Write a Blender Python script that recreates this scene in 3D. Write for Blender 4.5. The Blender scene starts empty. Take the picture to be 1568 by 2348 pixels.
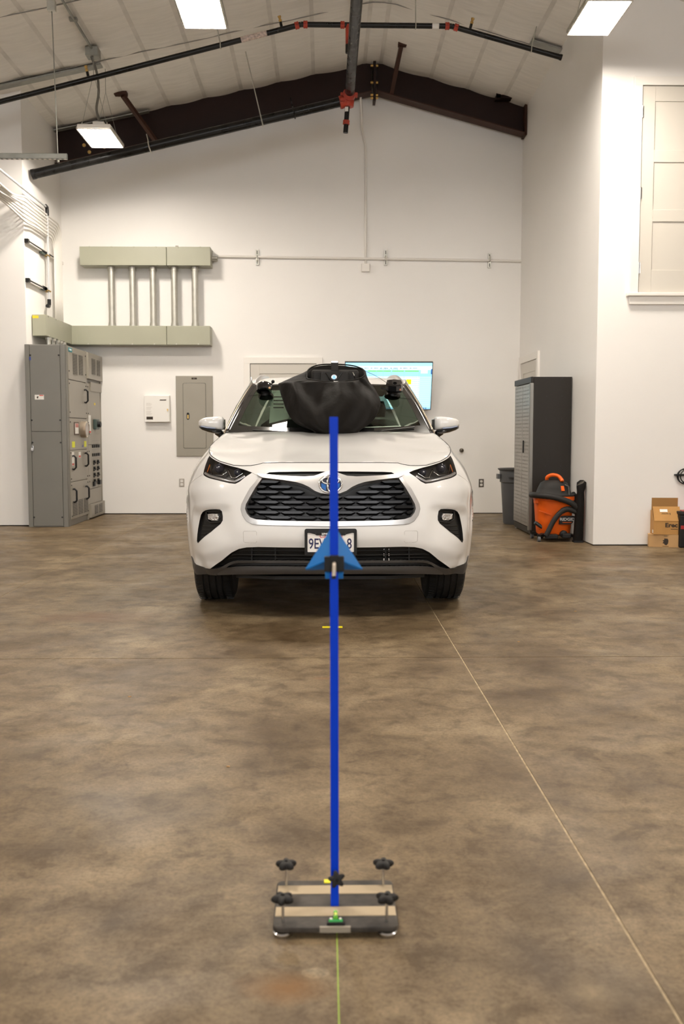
import bpy, bmesh, math, random
import numpy as np
from mathutils import Vector, Matrix, Euler
from mathutils.geometry import delaunay_2d_cdt
random.seed(7)
S = bpy.context.scene
COL = S.collection
R = math.radians

# ------------------------------------------------------------ camera, world, exposure
cam_d = bpy.data.cameras.new('camera'); cam = bpy.data.objects.new('camera', cam_d); COL.objects.link(cam)
cam.location = (0, 0, 1.16); cam.rotation_euler = (R(90 - 4.608), 0, R(-0.9756))
cam_d.sensor_fit = 'VERTICAL'; cam_d.sensor_height = 36.0; cam_d.lens = 35.0
cam_d.clip_start = 0.05; cam_d.clip_end = 200
cam_d.dof.use_dof = True; cam_d.dof.focus_distance = 6.2; cam_d.dof.aperture_fstop = 4.2
S.camera = cam
S.view_settings.view_transform = 'Standard'; S.view_settings.look = 'None'
S.view_settings.gamma = 1.0; S.view_settings.use_curve_mapping = False
S.view_settings.exposure = 0.36
LAMP = 122.0                                   # radiance of the hanging light lenses
LAMP_COL = (1.0, 0.91, 0.80, 1)
DAY = 6.5                                      # overcast daylight outside the added high front openings
W = bpy.data.worlds.new('world'); S.world = W; W.use_nodes = True
bg = W.node_tree.nodes['Background']; bg.inputs[0].default_value = (0.96, 0.96, 0.97, 1); bg.inputs[1].default_value = DAY
S.cycles.use_denoising = True
S.cycles.max_bounces = 10; S.cycles.diffuse_bounces = 5; S.cycles.transparent_max_bounces = 16
S.cycles.sample_clamp_indirect = 6.0
S.cycles.caustics_reflective = False; S.cycles.caustics_refractive = False

# ------------------------------------------------------------ materials
MATS = {}
def _bsdf(name):
    m = bpy.data.materials.new(name); m.use_nodes = True
    return m, m.node_tree, m.node_tree.nodes['Principled BSDF']
def _set(b, k, v):
    if k in b.inputs: b.inputs[k].default_value = v
def mat(name, col, rough=0.5, metal=0.0, coat=0.0, bump=0.0, bscale=200.0, var=0.0, vscale=6.0, spec=0.5, rvar=0.0, aniso=(1, 1, 1)):
    if name in MATS: return MATS[name]
    m, nt, b = _bsdf(name)
    c = (col[0], col[1], col[2], 1)
    _set(b, 'Base Color', c); _set(b, 'Roughness', rough); _set(b, 'Metallic', metal)
    _set(b, 'Coat Weight', coat); _set(b, 'Coat Roughness', 0.03); _set(b, 'Specular IOR Level', spec)
    N = nt.nodes; Lk = nt.links
    if bump or var or rvar:
        geo = N.new('ShaderNodeNewGeometry'); mp = N.new('ShaderNodeMapping'); mp.inputs['Scale'].default_value = aniso
        Lk.new(geo.outputs['Position'], mp.inputs['Vector'])
    if bump:
        n = N.new('ShaderNodeTexNoise'); n.inputs['Scale'].default_value = bscale; n.inputs['Detail'].default_value = 4
        bp = N.new('ShaderNodeBump'); bp.inputs['Strength'].default_value = bump; bp.inputs['Distance'].default_value = 0.01
        Lk.new(mp.outputs[0], n.inputs['Vector']); Lk.new(n.outputs['Fac'], bp.inputs['Height']); Lk.new(bp.outputs[0], b.inputs['Normal'])
    if var or rvar:
        n2 = N.new('ShaderNodeTexNoise'); n2.inputs['Scale'].default_value = vscale; n2.inputs['Detail'].default_value = 6
        Lk.new(mp.outputs[0], n2.inputs['Vector'])
    if var:
        r = N.new('ShaderNodeValToRGB'); r.color_ramp.elements[0].position = 0.3; r.color_ramp.elements[1].position = 0.7
        r.color_ramp.elements[0].color = tuple(x * (1 - var) for x in col) + (1,)
        r.color_ramp.elements[1].color = tuple(min(1, x * (1 + var)) for x in col) + (1,)
        Lk.new(n2.outputs['Fac'], r.inputs[0]); Lk.new(r.outputs[0], b.inputs['Base Color'])
    if rvar:
        mr = N.new('ShaderNodeMapRange'); mr.inputs['To Min'].default_value = max(0, rough - rvar); mr.inputs['To Max'].default_value = min(1, rough + rvar)
        mr.inputs['From Min'].default_value = 0.3; mr.inputs['From Max'].default_value = 0.7
        Lk.new(n2.outputs['Fac'], mr.inputs['Value']); Lk.new(mr.outputs[0], b.inputs['Roughness'])
    MATS[name] = m; return m
def emit(name, col, strength):
    if name in MATS: return MATS[name]
    m, nt, b = _bsdf(name)
    _set(b, 'Base Color', (col[0], col[1], col[2], 1)); _set(b, 'Emission Color', (col[0], col[1], col[2], 1)); _set(b, 'Emission Strength', strength)
    _set(b, 'Roughness', 0.4)
    MATS[name] = m; return m
def glass(name, tint, refl=0.05):
    m = bpy.data.materials.new(name); m.use_nodes = True; nt = m.node_tree; nt.nodes.clear()
    out = nt.nodes.new('ShaderNodeOutputMaterial'); tr = nt.nodes.new('ShaderNodeBsdfTransparent'); gl = nt.nodes.new('ShaderNodeBsdfGlossy')
    tr.inputs[0].default_value = tint + (1,); gl.inputs['Roughness'].default_value = 0.02
    fr = nt.nodes.new('ShaderNodeFresnel'); fr.inputs[0].default_value = 1.5
    mx = nt.nodes.new('ShaderNodeMixShader')
    nt.links.new(fr.outputs[0], mx.inputs[0]); nt.links.new(tr.outputs[0], mx.inputs[1]); nt.links.new(gl.outputs[0], mx.inputs[2]); nt.links.new(mx.outputs[0], out.inputs[0])
    MATS[name] = m; return m

def concrete():
    m, nt, b = _bsdf('polished_concrete'); N = nt.nodes; K = nt.links
    geo = N.new('ShaderNodeNewGeometry')
    def noise(scale, detail, rough=0.55, dist=0.0, sc=(1, 1, 1)):
        mp = N.new('ShaderNodeMapping'); mp.inputs['Scale'].default_value = sc; K.new(geo.outputs['Position'], mp.inputs['Vector'])
        n = N.new('ShaderNodeTexNoise'); n.inputs['Scale'].default_value = scale; n.inputs['Detail'].default_value = detail
        n.inputs['Roughness'].default_value = rough; n.inputs['Distortion'].default_value = dist; K.new(mp.outputs[0], n.inputs['Vector']); return n.outputs['Fac']
    def ramp(src, stops):
        r = N.new('ShaderNodeValToRGB'); e = r.color_ramp.elements
        e[0].position, e[0].color = stops[0][0], stops[0][1] + (1,); e[1].position, e[1].color = stops[-1][0], stops[-1][1] + (1,)
        for p, c in stops[1:-1]:
            q = e.new(p); q.color = c + (1,)
        K.new(src, r.inputs[0]); return r.outputs[0]
    def mix(a, bcol, fac, mode='MIX'):
        x = N.new('ShaderNodeMix'); x.data_type = 'RGBA'; x.blend_type = mode
        if isinstance(fac, float): x.inputs[0].default_value = fac
        else: K.new(fac, x.inputs[0])
        for s, v in ((6, a), (7, bcol)):
            if isinstance(v, tuple): x.inputs[s].default_value = v + (1,)
            else: K.new(v, x.inputs[s])
        return x.outputs[2]
    big = noise(1.5, 10, 0.66, 0.25)
    base = ramp(big, [(0.36, (0.112, 0.087, 0.054)), (0.45, (0.180, 0.140, 0.089)), (0.54, (0.240, 0.188, 0.121)), (0.64, (0.33, 0.262, 0.172))])
    mid = noise(7.0, 12, 0.72, 0.35)
    base = mix(base, ramp(mid, [(0.39, (0.38, 0.38, 0.37)), (0.47, (0.88, 0.88, 0.87)), (0.57, (1.24, 1.23, 1.20))]), 0.8, 'MULTIPLY')
    blot = noise(3.1, 10, 0.7, 0.5)
    base = mix(base, ramp(blot, [(0.38, (0.60, 0.60, 0.60)), (0.485, (0.96, 0.96, 0.96)), (0.60, (1.10, 1.10, 1.09))]), 0.8, 'MULTIPLY')
    fine = noise(75.0, 10, 0.75, 0.3)
    base = mix(base, ramp(fine, [(0.38, (0.50, 0.49, 0.47)), (0.49, (0.98, 0.98, 0.97)), (0.60, (1.28, 1.27, 1.23))]), 0.7, 'MULTIPLY')
    # dark hairline cracks and trowel marks
    mp = N.new('ShaderNodeMapping'); mp.inputs['Scale'].default_value = (1, 1, 1); K.new(geo.outputs['Position'], mp.inputs['Vector'])
    vor = N.new('ShaderNodeTexNoise'); vor.inputs['Scale'].default_value = 9; vor.inputs['Detail'].default_value = 10; vor.inputs['Distortion'].default_value = 2.5
    K.new(mp.outputs[0], vor.inputs['Vector'])
    ab = N.new('ShaderNodeMath'); ab.operation = 'SUBTRACT'; K.new(vor.outputs['Fac'], ab.inputs[0]); ab.inputs[1].default_value = 0.5
    ab2 = N.new('ShaderNodeMath'); ab2.operation = 'ABSOLUTE'; K.new(ab.outputs[0], ab2.inputs[0])
    base = mix(base, ramp(ab2.outputs[0], [(0.0, (0.62, 0.6, 0.58)), (0.012, (1, 1, 1))]), 0.5, 'MULTIPLY')
    # spills and rust stains that have a shape of their own
    def stain(c, rx, ry, inner, outer, col, amt, ring=False):
        nonlocal base
        v = N.new('ShaderNodeVectorMath'); v.operation = 'SUBTRACT'; K.new(geo.outputs['Position'], v.inputs[0]); v.inputs[1].default_value = (c[0], c[1], 0)
        s = N.new('ShaderNodeVectorMath'); s.operation = 'MULTIPLY'; K.new(v.outputs[0], s.inputs[0]); s.inputs[1].default_value = (1 / rx, 1 / ry, 0)
        l = N.new('ShaderNodeVectorMath'); l.operation = 'LENGTH'; K.new(s.outputs[0], l.inputs[0])
        nz = noise(5.0, 6, 0.6); ad = N.new('ShaderNodeMath'); ad.operation = 'MULTIPLY_ADD'; K.new(nz, ad.inputs[0]); ad.inputs[1].default_value = 0.9; K.new(l.outputs['Value'], ad.inputs[2])
        if ring: f = ramp(ad.outputs[0], [(inner, (0, 0, 0)), ((inner + outer) / 2, (amt,) * 3), (outer, (0, 0, 0))])
        else: f = ramp(ad.outputs[0], [(inner, (amt,) * 3), (outer, (0, 0, 0))])
        base = mix(base, col, f)
    stain((-1.45, 6.2), 0.75, 0.45, 0.5, 1.0, (0.20, 0.09, 0.04), 0.6)
    stain((-0.085, 2.0), 0.20, 0.13, 0.45, 1.05, (0.27, 0.125, 0.030), 0.85)
    stain((-0.022, 2.055), 0.055, 0.038, 0.75, 1.25, (0.10, 0.055, 0.020), 0.45, True)
    stain((0.0, 4.62), 0.14, 0.06, 0.5, 0.95, (0.25, 0.12, 0.05), 0.5)
    stain((2.4, 8.6), 0.8, 0.5, 0.5, 1.0, (0.15, 0.08, 0.045), 0.45)
    stain((0.55, 1.98), 0.16, 0.16, 0.3, 0.95, (0.50, 0.39, 0.24), 0.28)
    K.new(base, b.inputs['Base Color'])
    rn = noise(2.3, 6, 0.6, 0.6); mr = N.new('ShaderNodeMapRange'); K.new(rn, mr.inputs['Value'])
    mr.inputs['From Min'].default_value = 0.3; mr.inputs['From Max'].default_value = 0.7; mr.inputs['To Min'].default_value = 0.34; mr.inputs['To Max'].default_value = 0.56
    K.new(mr.outputs[0], b.inputs['Roughness']); _set(b, 'Specular IOR Level', 0.22)
    bp = N.new('ShaderNodeBump'); bp.inputs['Strength'].default_value = 0.12; bp.inputs['Distance'].default_value = 0.01
    K.new(mid, bp.inputs['Height']); K.new(bp.outputs[0], b.inputs['Normal'])
    MATS['concrete'] = m; return m

M_FLOOR = concrete()
M_DUST = mat('joint_dust', (0.42, 0.33, 0.21), 0.9, bump=0.4, bscale=90, var=0.3, vscale=30)
M_WALL = mat('wall_paint', (0.84, 0.82, 0.79), 0.42, bump=0.035, bscale=260, var=0.02, vscale=0.8, spec=0.35)
M_TRIM = mat('trim_paint', (0.82, 0.79, 0.74), 0.35)
M_DOOR = mat('door_paint', (0.60, 0.565, 0.50), 0.38)
M_CEIL = mat('insulation_facing', (0.80, 0.77, 0.72), 0.5, bump=0.5, bscale=2.6, var=0.05, vscale=3, aniso=(1, 6, 1))
M_SEAM = mat('facing_tape', (0.66, 0.63, 0.58), 0.4, var=0.12, vscale=4)
M_BEAM = mat('brown_primer_steel', (0.017, 0.0065, 0.0045), 0.5, var=0.15, vscale=4, spec=.2)
M_FLANGE = mat('brown_flange_steel', (0.050, 0.021, 0.013), 0.5, var=0.15, vscale=4, spec=.2)
M_PIPE = mat('black_steel_pipe', (0.012, 0.0115, 0.011), 0.32, 0.35, var=0.3, vscale=7, rvar=0.12, spec=.4)
M_RED = mat('red_pipe_fitting', (0.42, 0.045, 0.022), 0.42, var=0.25, vscale=14)
M_GALV = mat('galvanized_steel', (0.50, 0.49, 0.44), 0.45, 0.75, var=0.10, vscale=14, rvar=0.06)
M_GALVD = mat('dull_galvanized', (0.30, 0.30, 0.27), 0.45, 0.7, var=0.12, vscale=10)
M_BRASS = mat('brass', (0.55, 0.36, 0.12), 0.3, 0.9)
M_WHITEMETAL = mat('white_enamel', (0.78, 0.75, 0.70), 0.35)
M_WIREWAY = mat('sage_grey_enamel', (0.330, 0.328, 0.248), 0.42, var=0.03, vscale=3)
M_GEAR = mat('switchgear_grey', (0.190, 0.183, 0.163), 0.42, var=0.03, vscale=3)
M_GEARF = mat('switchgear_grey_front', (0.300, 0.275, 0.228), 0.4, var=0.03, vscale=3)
M_DARK = mat('dark_gap', (0.012, 0.011, 0.010), 0.6)
M_BLACK = mat('black_plastic', (0.010, 0.0095, 0.009), 0.42, spec=0.3)
M_BLACKM = mat('matte_black_plastic', (0.017, 0.0155, 0.014), 0.6, spec=0.3, bump=0.1, bscale=400)
M_GLOSSB = mat('gloss_black', (0.008, 0.008, 0.009), 0.12, coat=0.6)
M_RUBBER = mat('tyre_rubber', (0.012, 0.012, 0.0125), 0.62, bump=0.15, bscale=300)
M_LABEL = mat('label_white', (0.82, 0.80, 0.76), 0.5)
M_REDLAB = mat('label_red', (0.62, 0.06, 0.04), 0.5)
M_YELLOW = mat('yellow_sticker', (0.78, 0.80, 0.02), 0.5)
M_YTAPE = mat('yellow_tape', (0.95, 0.82, 0.02), 0.5)
M_CHROME = mat('chrome', (0.82, 0.82, 0.82), 0.08, 1.0)
M_SILVER = mat('satin_silver', (0.56, 0.55, 0.54), 0.32, 0.85, coat=0.2)
M_PAINT = mat('pearl_white_paint', (0.76, 0.755, 0.74), 0.30, 0.0, coat=1.0, spec=0.5)
M_STEEL = mat('bright_steel', (0.62, 0.62, 0.62), 0.25, 1.0)
M_BLUE = mat('blue_anodized', (0.002, 0.050, 0.62), 0.42, 0.0, spec=0.15)
M_SKY = mat('light_blue_anodized', (0.002, 0.16, 0.50), 0.38, 0.0, spec=0.3)
M_CLOTH = mat('black_nylon_cloth', (0.008, 0.0066, 0.0054), 0.62, bump=0.25, bscale=30, spec=0.14)
M_CARD = mat('cardboard', (0.46, 0.24, 0.07), 0.75, var=0.06, vscale=8)
M_CARD2 = mat('cardboard_light', (0.50, 0.30, 0.13), 0.75, var=0.06, vscale=8)
M_INK = mat('black_ink', (0.03, 0.018, 0.010), 0.7)
M_WHITEINK = mat('white_ink', (0.85, 0.85, 0.85), 0.6)
M_ORANGE = mat('orange_plastic', (0.76, 0.115, 0.007), 0.45, var=0.08, vscale=9, spec=.3)
M_GREYPL = mat('grey_bin_plastic', (0.085, 0.088, 0.092), 0.5, var=0.08, vscale=6)
M_CAB = mat('charcoal_steel', (0.020, 0.0165, 0.0135), 0.45, spec=.25, bump=0.15, bscale=160)
M_LENS = emit('lit_lens', LAMP_COL[:3], LAMP)

# ------------------------------------------------------------ mesh helpers
class MB:
    def __init__(s): s.v = []; s.f = []
    def add(s, vs, fs):
        o = len(s.v); s.v += [tuple(float(c) for c in p) for p in vs]; s.f += [tuple(i + o for i in f) for f in fs]; return s
    def box(s, a, b):
        x0, y0, z0 = a; x1, y1, z1 = b
        return s.add([(x0, y0, z0), (x1, y0, z0), (x1, y1, z0), (x0, y1, z0), (x0, y0, z1), (x1, y0, z1), (x1, y1, z1), (x0, y1, z1)],
                     [(0, 3, 2, 1), (4, 5, 6, 7), (0, 1, 5, 4), (1, 2, 6, 5), (2, 3, 7, 6), (3, 0, 4, 7)])
    def obox(s, mtx, sx, sy, sz):
        o = MB().box((-sx / 2, -sy / 2, -sz / 2), (sx / 2, sy / 2, sz / 2)); return s.add([mtx @ Vector(p) for p in o.v], o.f)
    def bar(s, p, q, w, h, up=(0, 0, 1)):
        p = Vector(p); q = Vector(q); d = (q - p); L = d.length; d.normalize(); u = Vector(up); x = d.cross(u)
        if x.length < 1e-4: x = d.cross(Vector((0, 1, 0)))
        x.normalize(); u = x.cross(d)
        m = Matrix((x, d, u)).transposed().to_4x4(); m.translation = (p + q) / 2
        return s.obox(m, w, L, h)
    def tube(s, pts, r, n=10, closed=False, cap=True):
        pts = [Vector(p) for p in pts]; N = len(pts); rr = r if isinstance(r, (list, tuple)) else [r] * N
        vs = []; fs = []; prev = None
        for i, p in enumerate(pts):
            a = pts[(i - 1) % N] if (closed or i > 0) else p; c = pts[(i + 1) % N] if (closed or i < N - 1) else p
            t = (c - a).normalized()
            if prev is None:
                u = t.orthogonal().normalized()
            else:
                u = (prev - t * prev.dot(t)).normalized()
            prev = u; w = t.cross(u)
            for k in range(n):
                g = 2 * math.pi * k / n; vs.append(p + (u * math.cos(g) + w * math.sin(g)) * rr[i])
        for i in range(N if closed else N - 1):
            for k in range(n):
                j = (i + 1) % N; fs.append((i * n + k, i * n + (k + 1) % n, j * n + (k + 1) % n, j * n + k))
        if cap and not closed:
            fs.append(tuple(range(n - 1, -1, -1))); fs.append(tuple((N - 1) * n + k for k in range(n)))
        return s.add(vs, fs)
    def cyl(s, p, q, r, n=16): return s.tube([p, q], r, n)
    def lathe(s, prof, mtx=None, n=24, cap=True):
        vs = []; fs = []; m = mtx or Matrix()
        for (r, z) in prof:
            for k in range(n):
                g = 2 * math.pi * k / n; vs.append(m @ Vector((r * math.cos(g), r * math.sin(g), z)))
        for i in range(len(prof) - 1):
            for k in range(n): fs.append((i * n + k, i * n + (k + 1) % n, (i + 1) * n + (k + 1) % n, (i + 1) * n + k))
        if cap:
            fs.append(tuple(range(n - 1, -1, -1))); fs.append(tuple((len(prof) - 1) * n + k for k in range(n)))
        return s.add(vs, fs)
    def prism(s, poly, fn, a, b):
        n = len(poly); vs = [fn(x, y, a) for x, y in poly] + [fn(x, y, b) for x, y in poly]
        return s.add(vs, [tuple(range(n - 1, -1, -1)), tuple(range(n, 2 * n))] + [(i, (i + 1) % n, n + (i + 1) % n, n + i) for i in range(n)])
    def grid(s, rows, closed=False):
        n = len(rows[0]); vs = [p for r in rows for p in r]; fs = []
        for i in range(len(rows) - 1):
            for k in range(n if closed else n - 1):
                fs.append((i * n + k, i * n + (k + 1) % n, (i + 1) * n + (k + 1) % n, (i + 1) * n + k))
        return s.add(vs, fs)
def obj(name, mb, m, parent=None, smooth=None, bevel=0.0, weld=False, loc=None):
    me = bpy.data.meshes.new(name); me.from_pydata(mb.v, [], mb.f)
    bm = bmesh.new(); bm.from_mesh(me)
    if weld: bmesh.ops.remove_doubles(bm, verts=bm.verts, dist=1e-5)
    bmesh.ops.recalc_face_normals(bm, faces=bm.faces); bm.to_mesh(me); bm.free()
    me.materials.append(m)
    if smooth:
        me.polygons.foreach_set('use_smooth', [True] * len(me.polygons))
        if smooth is not True: me.set_sharp_from_angle(angle=R(smooth))
    o = bpy.data.objects.new(name, me); COL.objects.link(o)
    if parent: o.parent = parent
    if loc: o.location = loc
    if bevel:
        md = o.modifiers.new('bevel', 'BEVEL'); md.width = bevel; md.segments = 2; md.limit_method = 'ANGLE'; md.angle_limit = R(40)
    return o
def split(name, mb, m, parent=None, **k):
    # every loose piece of the builder becomes an object of its own
    p = list(range(len(mb.v)))
    def f(x):
        while p[x] != x: p[x] = p[p[x]]; x = p[x]
        return x
    for fc in mb.f:
        for a, b in zip(fc, fc[1:]): 
            ra, rb = f(a), f(b)
            if ra != rb: p[ra] = rb
    g = {}
    for fc in mb.f: g.setdefault(f(fc[0]), []).append(fc)
    out = []
    for fs in g.values():
        ids = sorted({i for fc in fs for i in fc}); ix = {i: n for n, i in enumerate(ids)}
        out.append(obj(name, MB().add([mb.v[i] for i in ids], [tuple(ix[i] for i in fc) for fc in fs]), m, parent, **k))
    return out
def tag(o, label, cat, group=None):
    o['label'] = label; o['category'] = cat
    if group: o['group'] = group
    return o
def thing(name, label, cat, loc=(0, 0, 0), rz=0, group=None):
    o = bpy.data.objects.new(name, None); COL.objects.link(o); o.location = loc; o.rotation_euler = (0, 0, rz); o.empty_display_size = 0.1
    return tag(o, label, cat, group)
def struct(name, mb, m, parent=None, **k):
    o = obj(name, mb, m, parent, **k)
    if not parent: o['kind'] = 'structure'
    return o
def sempty(name, loc=(0, 0, 0)):
    o = bpy.data.objects.new(name, None); COL.objects.link(o); o.location = loc; o['kind'] = 'structure'; return o
def dup(root, loc, label=None, rz=None, group=None):
    r = root.copy(); COL.objects.link(r); r.location = loc
    if rz is not None: r.rotation_euler = (0, 0, rz)
    if label: r['label'] = label
    if group: r['group'] = group
    for ch in list(root.children):
        c = ch.copy(); COL.objects.link(c); c.parent = r
        for g in list(ch.children):
            d = g.copy(); COL.objects.link(d); d.parent = c
    return r
def text(name, body, size, loc, rot, m, parent=None, ext=0.0006, shear=0.0, sx=1.0, bold=0.0, align='CENTER'):
    c = bpy.data.curves.new(name, 'FONT'); c.body = body; c.size = size; c.extrude = ext; c.shear = shear; c.offset = bold; c.align_x = align; c.align_y = 'CENTER'; c.resolution_u = 3
    t = bpy.data.objects.new(name, c); COL.objects.link(t)
    dg = bpy.context.evaluated_depsgraph_get(); me = bpy.data.meshes.new_from_object(t.evaluated_get(dg))
    bpy.data.objects.remove(t)
    me.materials.clear(); me.materials.append(m)
    o = bpy.data.objects.new(name, me); COL.objects.link(o); o.location = loc; o.rotation_euler = rot; o.scale = (sx, 1, 1)
    if parent: o.parent = parent
    return o
FACE = (R(90), 0, 0)                       # lettering that faces the camera side (-Y)
XZ = lambda x, z, y: (x, y, z)
YZ = lambda y, z, x: (x, y, z)
XY = lambda x, y, z: (x, y, z)
def arc(c, r, a0, a1, n, fn): return [fn(c[0] + r * math.cos(R(a0 + (a1 - a0) * i / n)), c[1] + r * math.sin(R(a0 + (a1 - a0) * i / n))) for i in range(n + 1)]
def rrect(x0, z0, x1, z1, r, n=4):
    p = []
    for cx, cz, a in ((x1 - r, z0 + r, -90), (x1 - r, z1 - r, 0), (x0 + r, z1 - r, 90), (x0 + r, z0 + r, 180)):
        p += [(cx + r * math.cos(R(a + 90 * i / n)), cz + r * math.sin(R(a + 90 * i / n))) for i in range(n + 1)]
    return p
# ------------------------------------------------------------ the room
XL, XR, YB = -3.63, 2.735, 14.07            # niche side wall, right wall, back wall
YLR, YRR = 12.31, 10.07                     # faces of the two return walls
def ceil_z(x): return 6.15 - (0.216 * (0.67 - x) if x < 0.67 else 0.281 * (x - 0.67)) if not (0.54 <= x <= 0.76) else 6.122
sub = MB().box((-9, -8, -0.12), (9, 14.3, -0.0025)); floor = struct('floor', sub, M_DUST)
jx = [-9, -2.29, 0.70, 3.70, 9]; jy = [-8, -1.0, 5.05, 11.1, 14.3]
for i in range(4):
    for j in range(4):
        g = 0.0038
        obj('floor_slab', MB().box((jx[i] + g, jy[j] + g, -0.10), (jx[i + 1] - g, jy[j + 1] - g, 0)), M_FLOOR, floor)
ZT = 6.4
struct('wall_back', MB().box((XL - .12, YB, 0.012), (XR + .12, YB + .13, ZT)), M_WALL)
struct('wall_left', MB().box((XL - .13, YLR + .002, 0.012), (XL, YB, ZT)), M_WALL)
struct('wall_left_return', MB().box((-9, YLR, 0.012), (XL - .002, YLR + .13, ZT)), M_WALL)
struct('wall_right', MB().box((XR, YRR + .002, 0.012), (XR + .13, YB, ZT)), M_WALL)
struct('wall_right_return', MB().box((XR + .002, YRR, 0.012), (9, YRR + .13, ZT)), M_WALL)
struct('wall_far_left', MB().box((-9.13, -8, 0), (-9, YLR, ZT)), M_WALL)
struct('wall_far_right', MB().box((9, -8, 0), (9.13, YRR, ZT)), M_WALL)
# unseen front wall; two wide high openings added to let in ambient light
fw = MB().box((-9, -8.13, 0), (9, -8, 2.3)).box((-9, -8.13, 4.5), (9, -8, ZT))
for a, b in ((-9, -7.4), (-1.6, .4), (6.2, 9)): fw.box((a, -8.13, 2.3), (b, -8, 4.5))
struct('wall_front', fw, M_WALL)
# dark sill plates seen through the gap under the drywall
sp = MB().box((XL - .1, YB + .02, 0), (XR + .1, YB + .1, .012)); sp.box((-9, YLR + .02, 0), (XL - .01, YLR + .1, .012)); sp.box((XR + .01, YRR + .012, 0), (9, YRR + .1, .012)); sp.box((XR + .012, YRR + .02, 0), (XR + .1, YB, .012)); sp.box((XL - .1, YLR + .02, 0), (XL - .012, YB, .012))
struct('trim_1', sp, M_DARK)
# ceiling: insulation facing that sags between the taped seams
SEAMS = [-8.4, -7.9, -7.42, -6.93, -6.45, -5.96, -5.48, -4.99, -4.5, -4.01, -3.50, -3.04, -2.57, -2.10, -1.61, -1.12, -0.62, -0.15, 0.54, 0.76, 1.435, 1.93, 2.42, 2.92, 3.42, 3.92, 4.42, 4.92, 5.42, 5.92, 6.42, 6.92, 7.42, 7.92, 8.42]
xs = [-9.1] + SEAMS + [9.1]; prof = []
for a, b in zip(xs[:-1], xs[1:]):
    for k in range(6):
        t = k / 6; x = a + (b - a) * t; prof.append((x, ceil_z(x) - 0.022 * math.sin(math.pi * t) * (b - a) / .5))
prof.append((9.1, ceil_z(9.1)))
ys = [-8.1, -5, -2, 1, 4, 7, 8.9, 10.43, 12.0, 13.0, 13.6, 14.2]
rows = []
for y in ys:
    rows.append([(x, y, z + (0.03 if y in (10.43, 12.0) else 0)) for x, z in prof])
cl = MB().grid(rows); top = [[(x, y, z + 0.25) for x, y, z in r] for r in rows]; cl.grid(top)
ceiling = struct('ceiling', cl, M_CEIL, smooth=True)
for x in SEAMS:
    if abs(x) < 5.2:
        z = ceil_z(x) - .004
        obj('seam_strip', MB().grid([[(x - .024, y, ceil_z(x - .024) - .006 + (0.03 if y in (10.43, 12.0) else 0)), (x + .024, y, ceil_z(x + .024) - .006 + (0.03 if y in (10.43, 12.0) else 0))] for y in ys]), M_SEAM, ceiling)
for y in (10.43, 12.0):
    pts = [(x, y, ceil_z(x) + .012 + .004 * math.sin(x * 5)) for x in np.linspace(-4.2, 3.4, 60)]
    obj('seam_cord', MB().tube(pts, .006, 6), mat('seam_grey', (.22, .21, .19), .6), ceiling)
# sheet-metal purlin ends that show at the eaves of the seam
gp = MB(); gp.bar((-3.9, 12.05, ceil_z(-3.9) - .02), (-2.6, 12.05, ceil_z(-2.6) - .02), .12, .02, up=(0, 0, 1)); gp.bar((2.38, 11.86, ceil_z(2.38) - .02), (2.73, 11.86, ceil_z(2.73) - .02), .13, .02)
split('purlin_plate', gp, M_GALVD, ceiling)

# rigid frame rafter against the back wall
beam = sempty('roof_beam', (0.67, 13.9, 5.7)); beam['label'] = 'dark brown steel gable rafter along the top of the back wall'
def bl(mb): return MB().add([(x - .67, y - 13.9, z - 5.7) for x, y, z in mb.v], mb.f)
lw = MB().prism([(-3.62, 4.76), (0.64, 5.735), (0.64, 6.14), (XL + .01, 5.23)], XZ, 13.88, 13.90); obj('web_plate', bl(lw), M_BEAM, beam)
rw = MB().prism([(0.70, 5.74), (2.72, 5.20), (2.72, 5.60), (0.70, 6.14)], XZ, 13.88, 13.90); obj('web_plate', bl(rw), M_BEAM, beam)
obj('bottom_flange', bl(MB().bar((-3.62, 13.88, 4.75), (0.64, 13.88, 5.725), .22, .014)), M_FLANGE, beam)
obj('bottom_flange', bl(MB().bar((0.70, 13.88, 5.73), (2.725, 13.88, 5.185), .22, .014)), M_FLANGE, beam)
obj('end_plate', bl(MB().box((2.70, 13.76, 5.16), (2.73, 13.99, 5.62))), M_FLANGE, beam)
split('ridge_plate', bl(MB().box((0.655, 13.77, 5.60), (0.672, 13.99, 6.12)).box((0.674, 13.77, 5.60), (0.690, 13.99, 6.12))), M_BEAM, beam)
for z in (6.06, 5.84, 5.68, 5.64):
    for x in (.64, .70): obj('bolt', bl(MB().cyl((x - .02, 13.80, z), (x + .02, 13.80, z), .018, 8)), M_BRASS, beam)
for x, z in ((-3.25, 5.02), (-3.18, 4.93), (-2.98, 5.0)): obj('bolt', bl(MB().cyl((x, 13.86, z), (x, 13.89, z), .024, 8)), M_BRASS, beam)
obj('eave_clip', bl(MB().box((2.30, 13.70, 5.62), (2.72, 13.86, 5.66)).box((2.30, 13.70, 5.60), (2.36, 13.72, 5.70))), M_BEAM, beam)
obj('eave_clip', bl(MB().bar((-3.62, 13.75, 5.17), (-2.35, 13.75, 5.43), .10, .012)), M_GALVD, beam)
b1 = MB().bar((-2.55, 13.02, 5.40), (-2.22, 13.82, 4.99), .05, .05); b1.box((-2.66, 13.0, 5.41), (-2.50, 13.10, 5.45)); obj('flange_brace', bl(b1), M_FLANGE, beam)
b2 = MB().bar((0.97, 13.0, 6.03), (0.90, 13.82, 5.70), .05, .05); b2.box((0.93, 12.96, 6.02), (1.06, 13.05, 6.06)); obj('flange_brace', bl(b2), M_FLANGE, beam)

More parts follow.
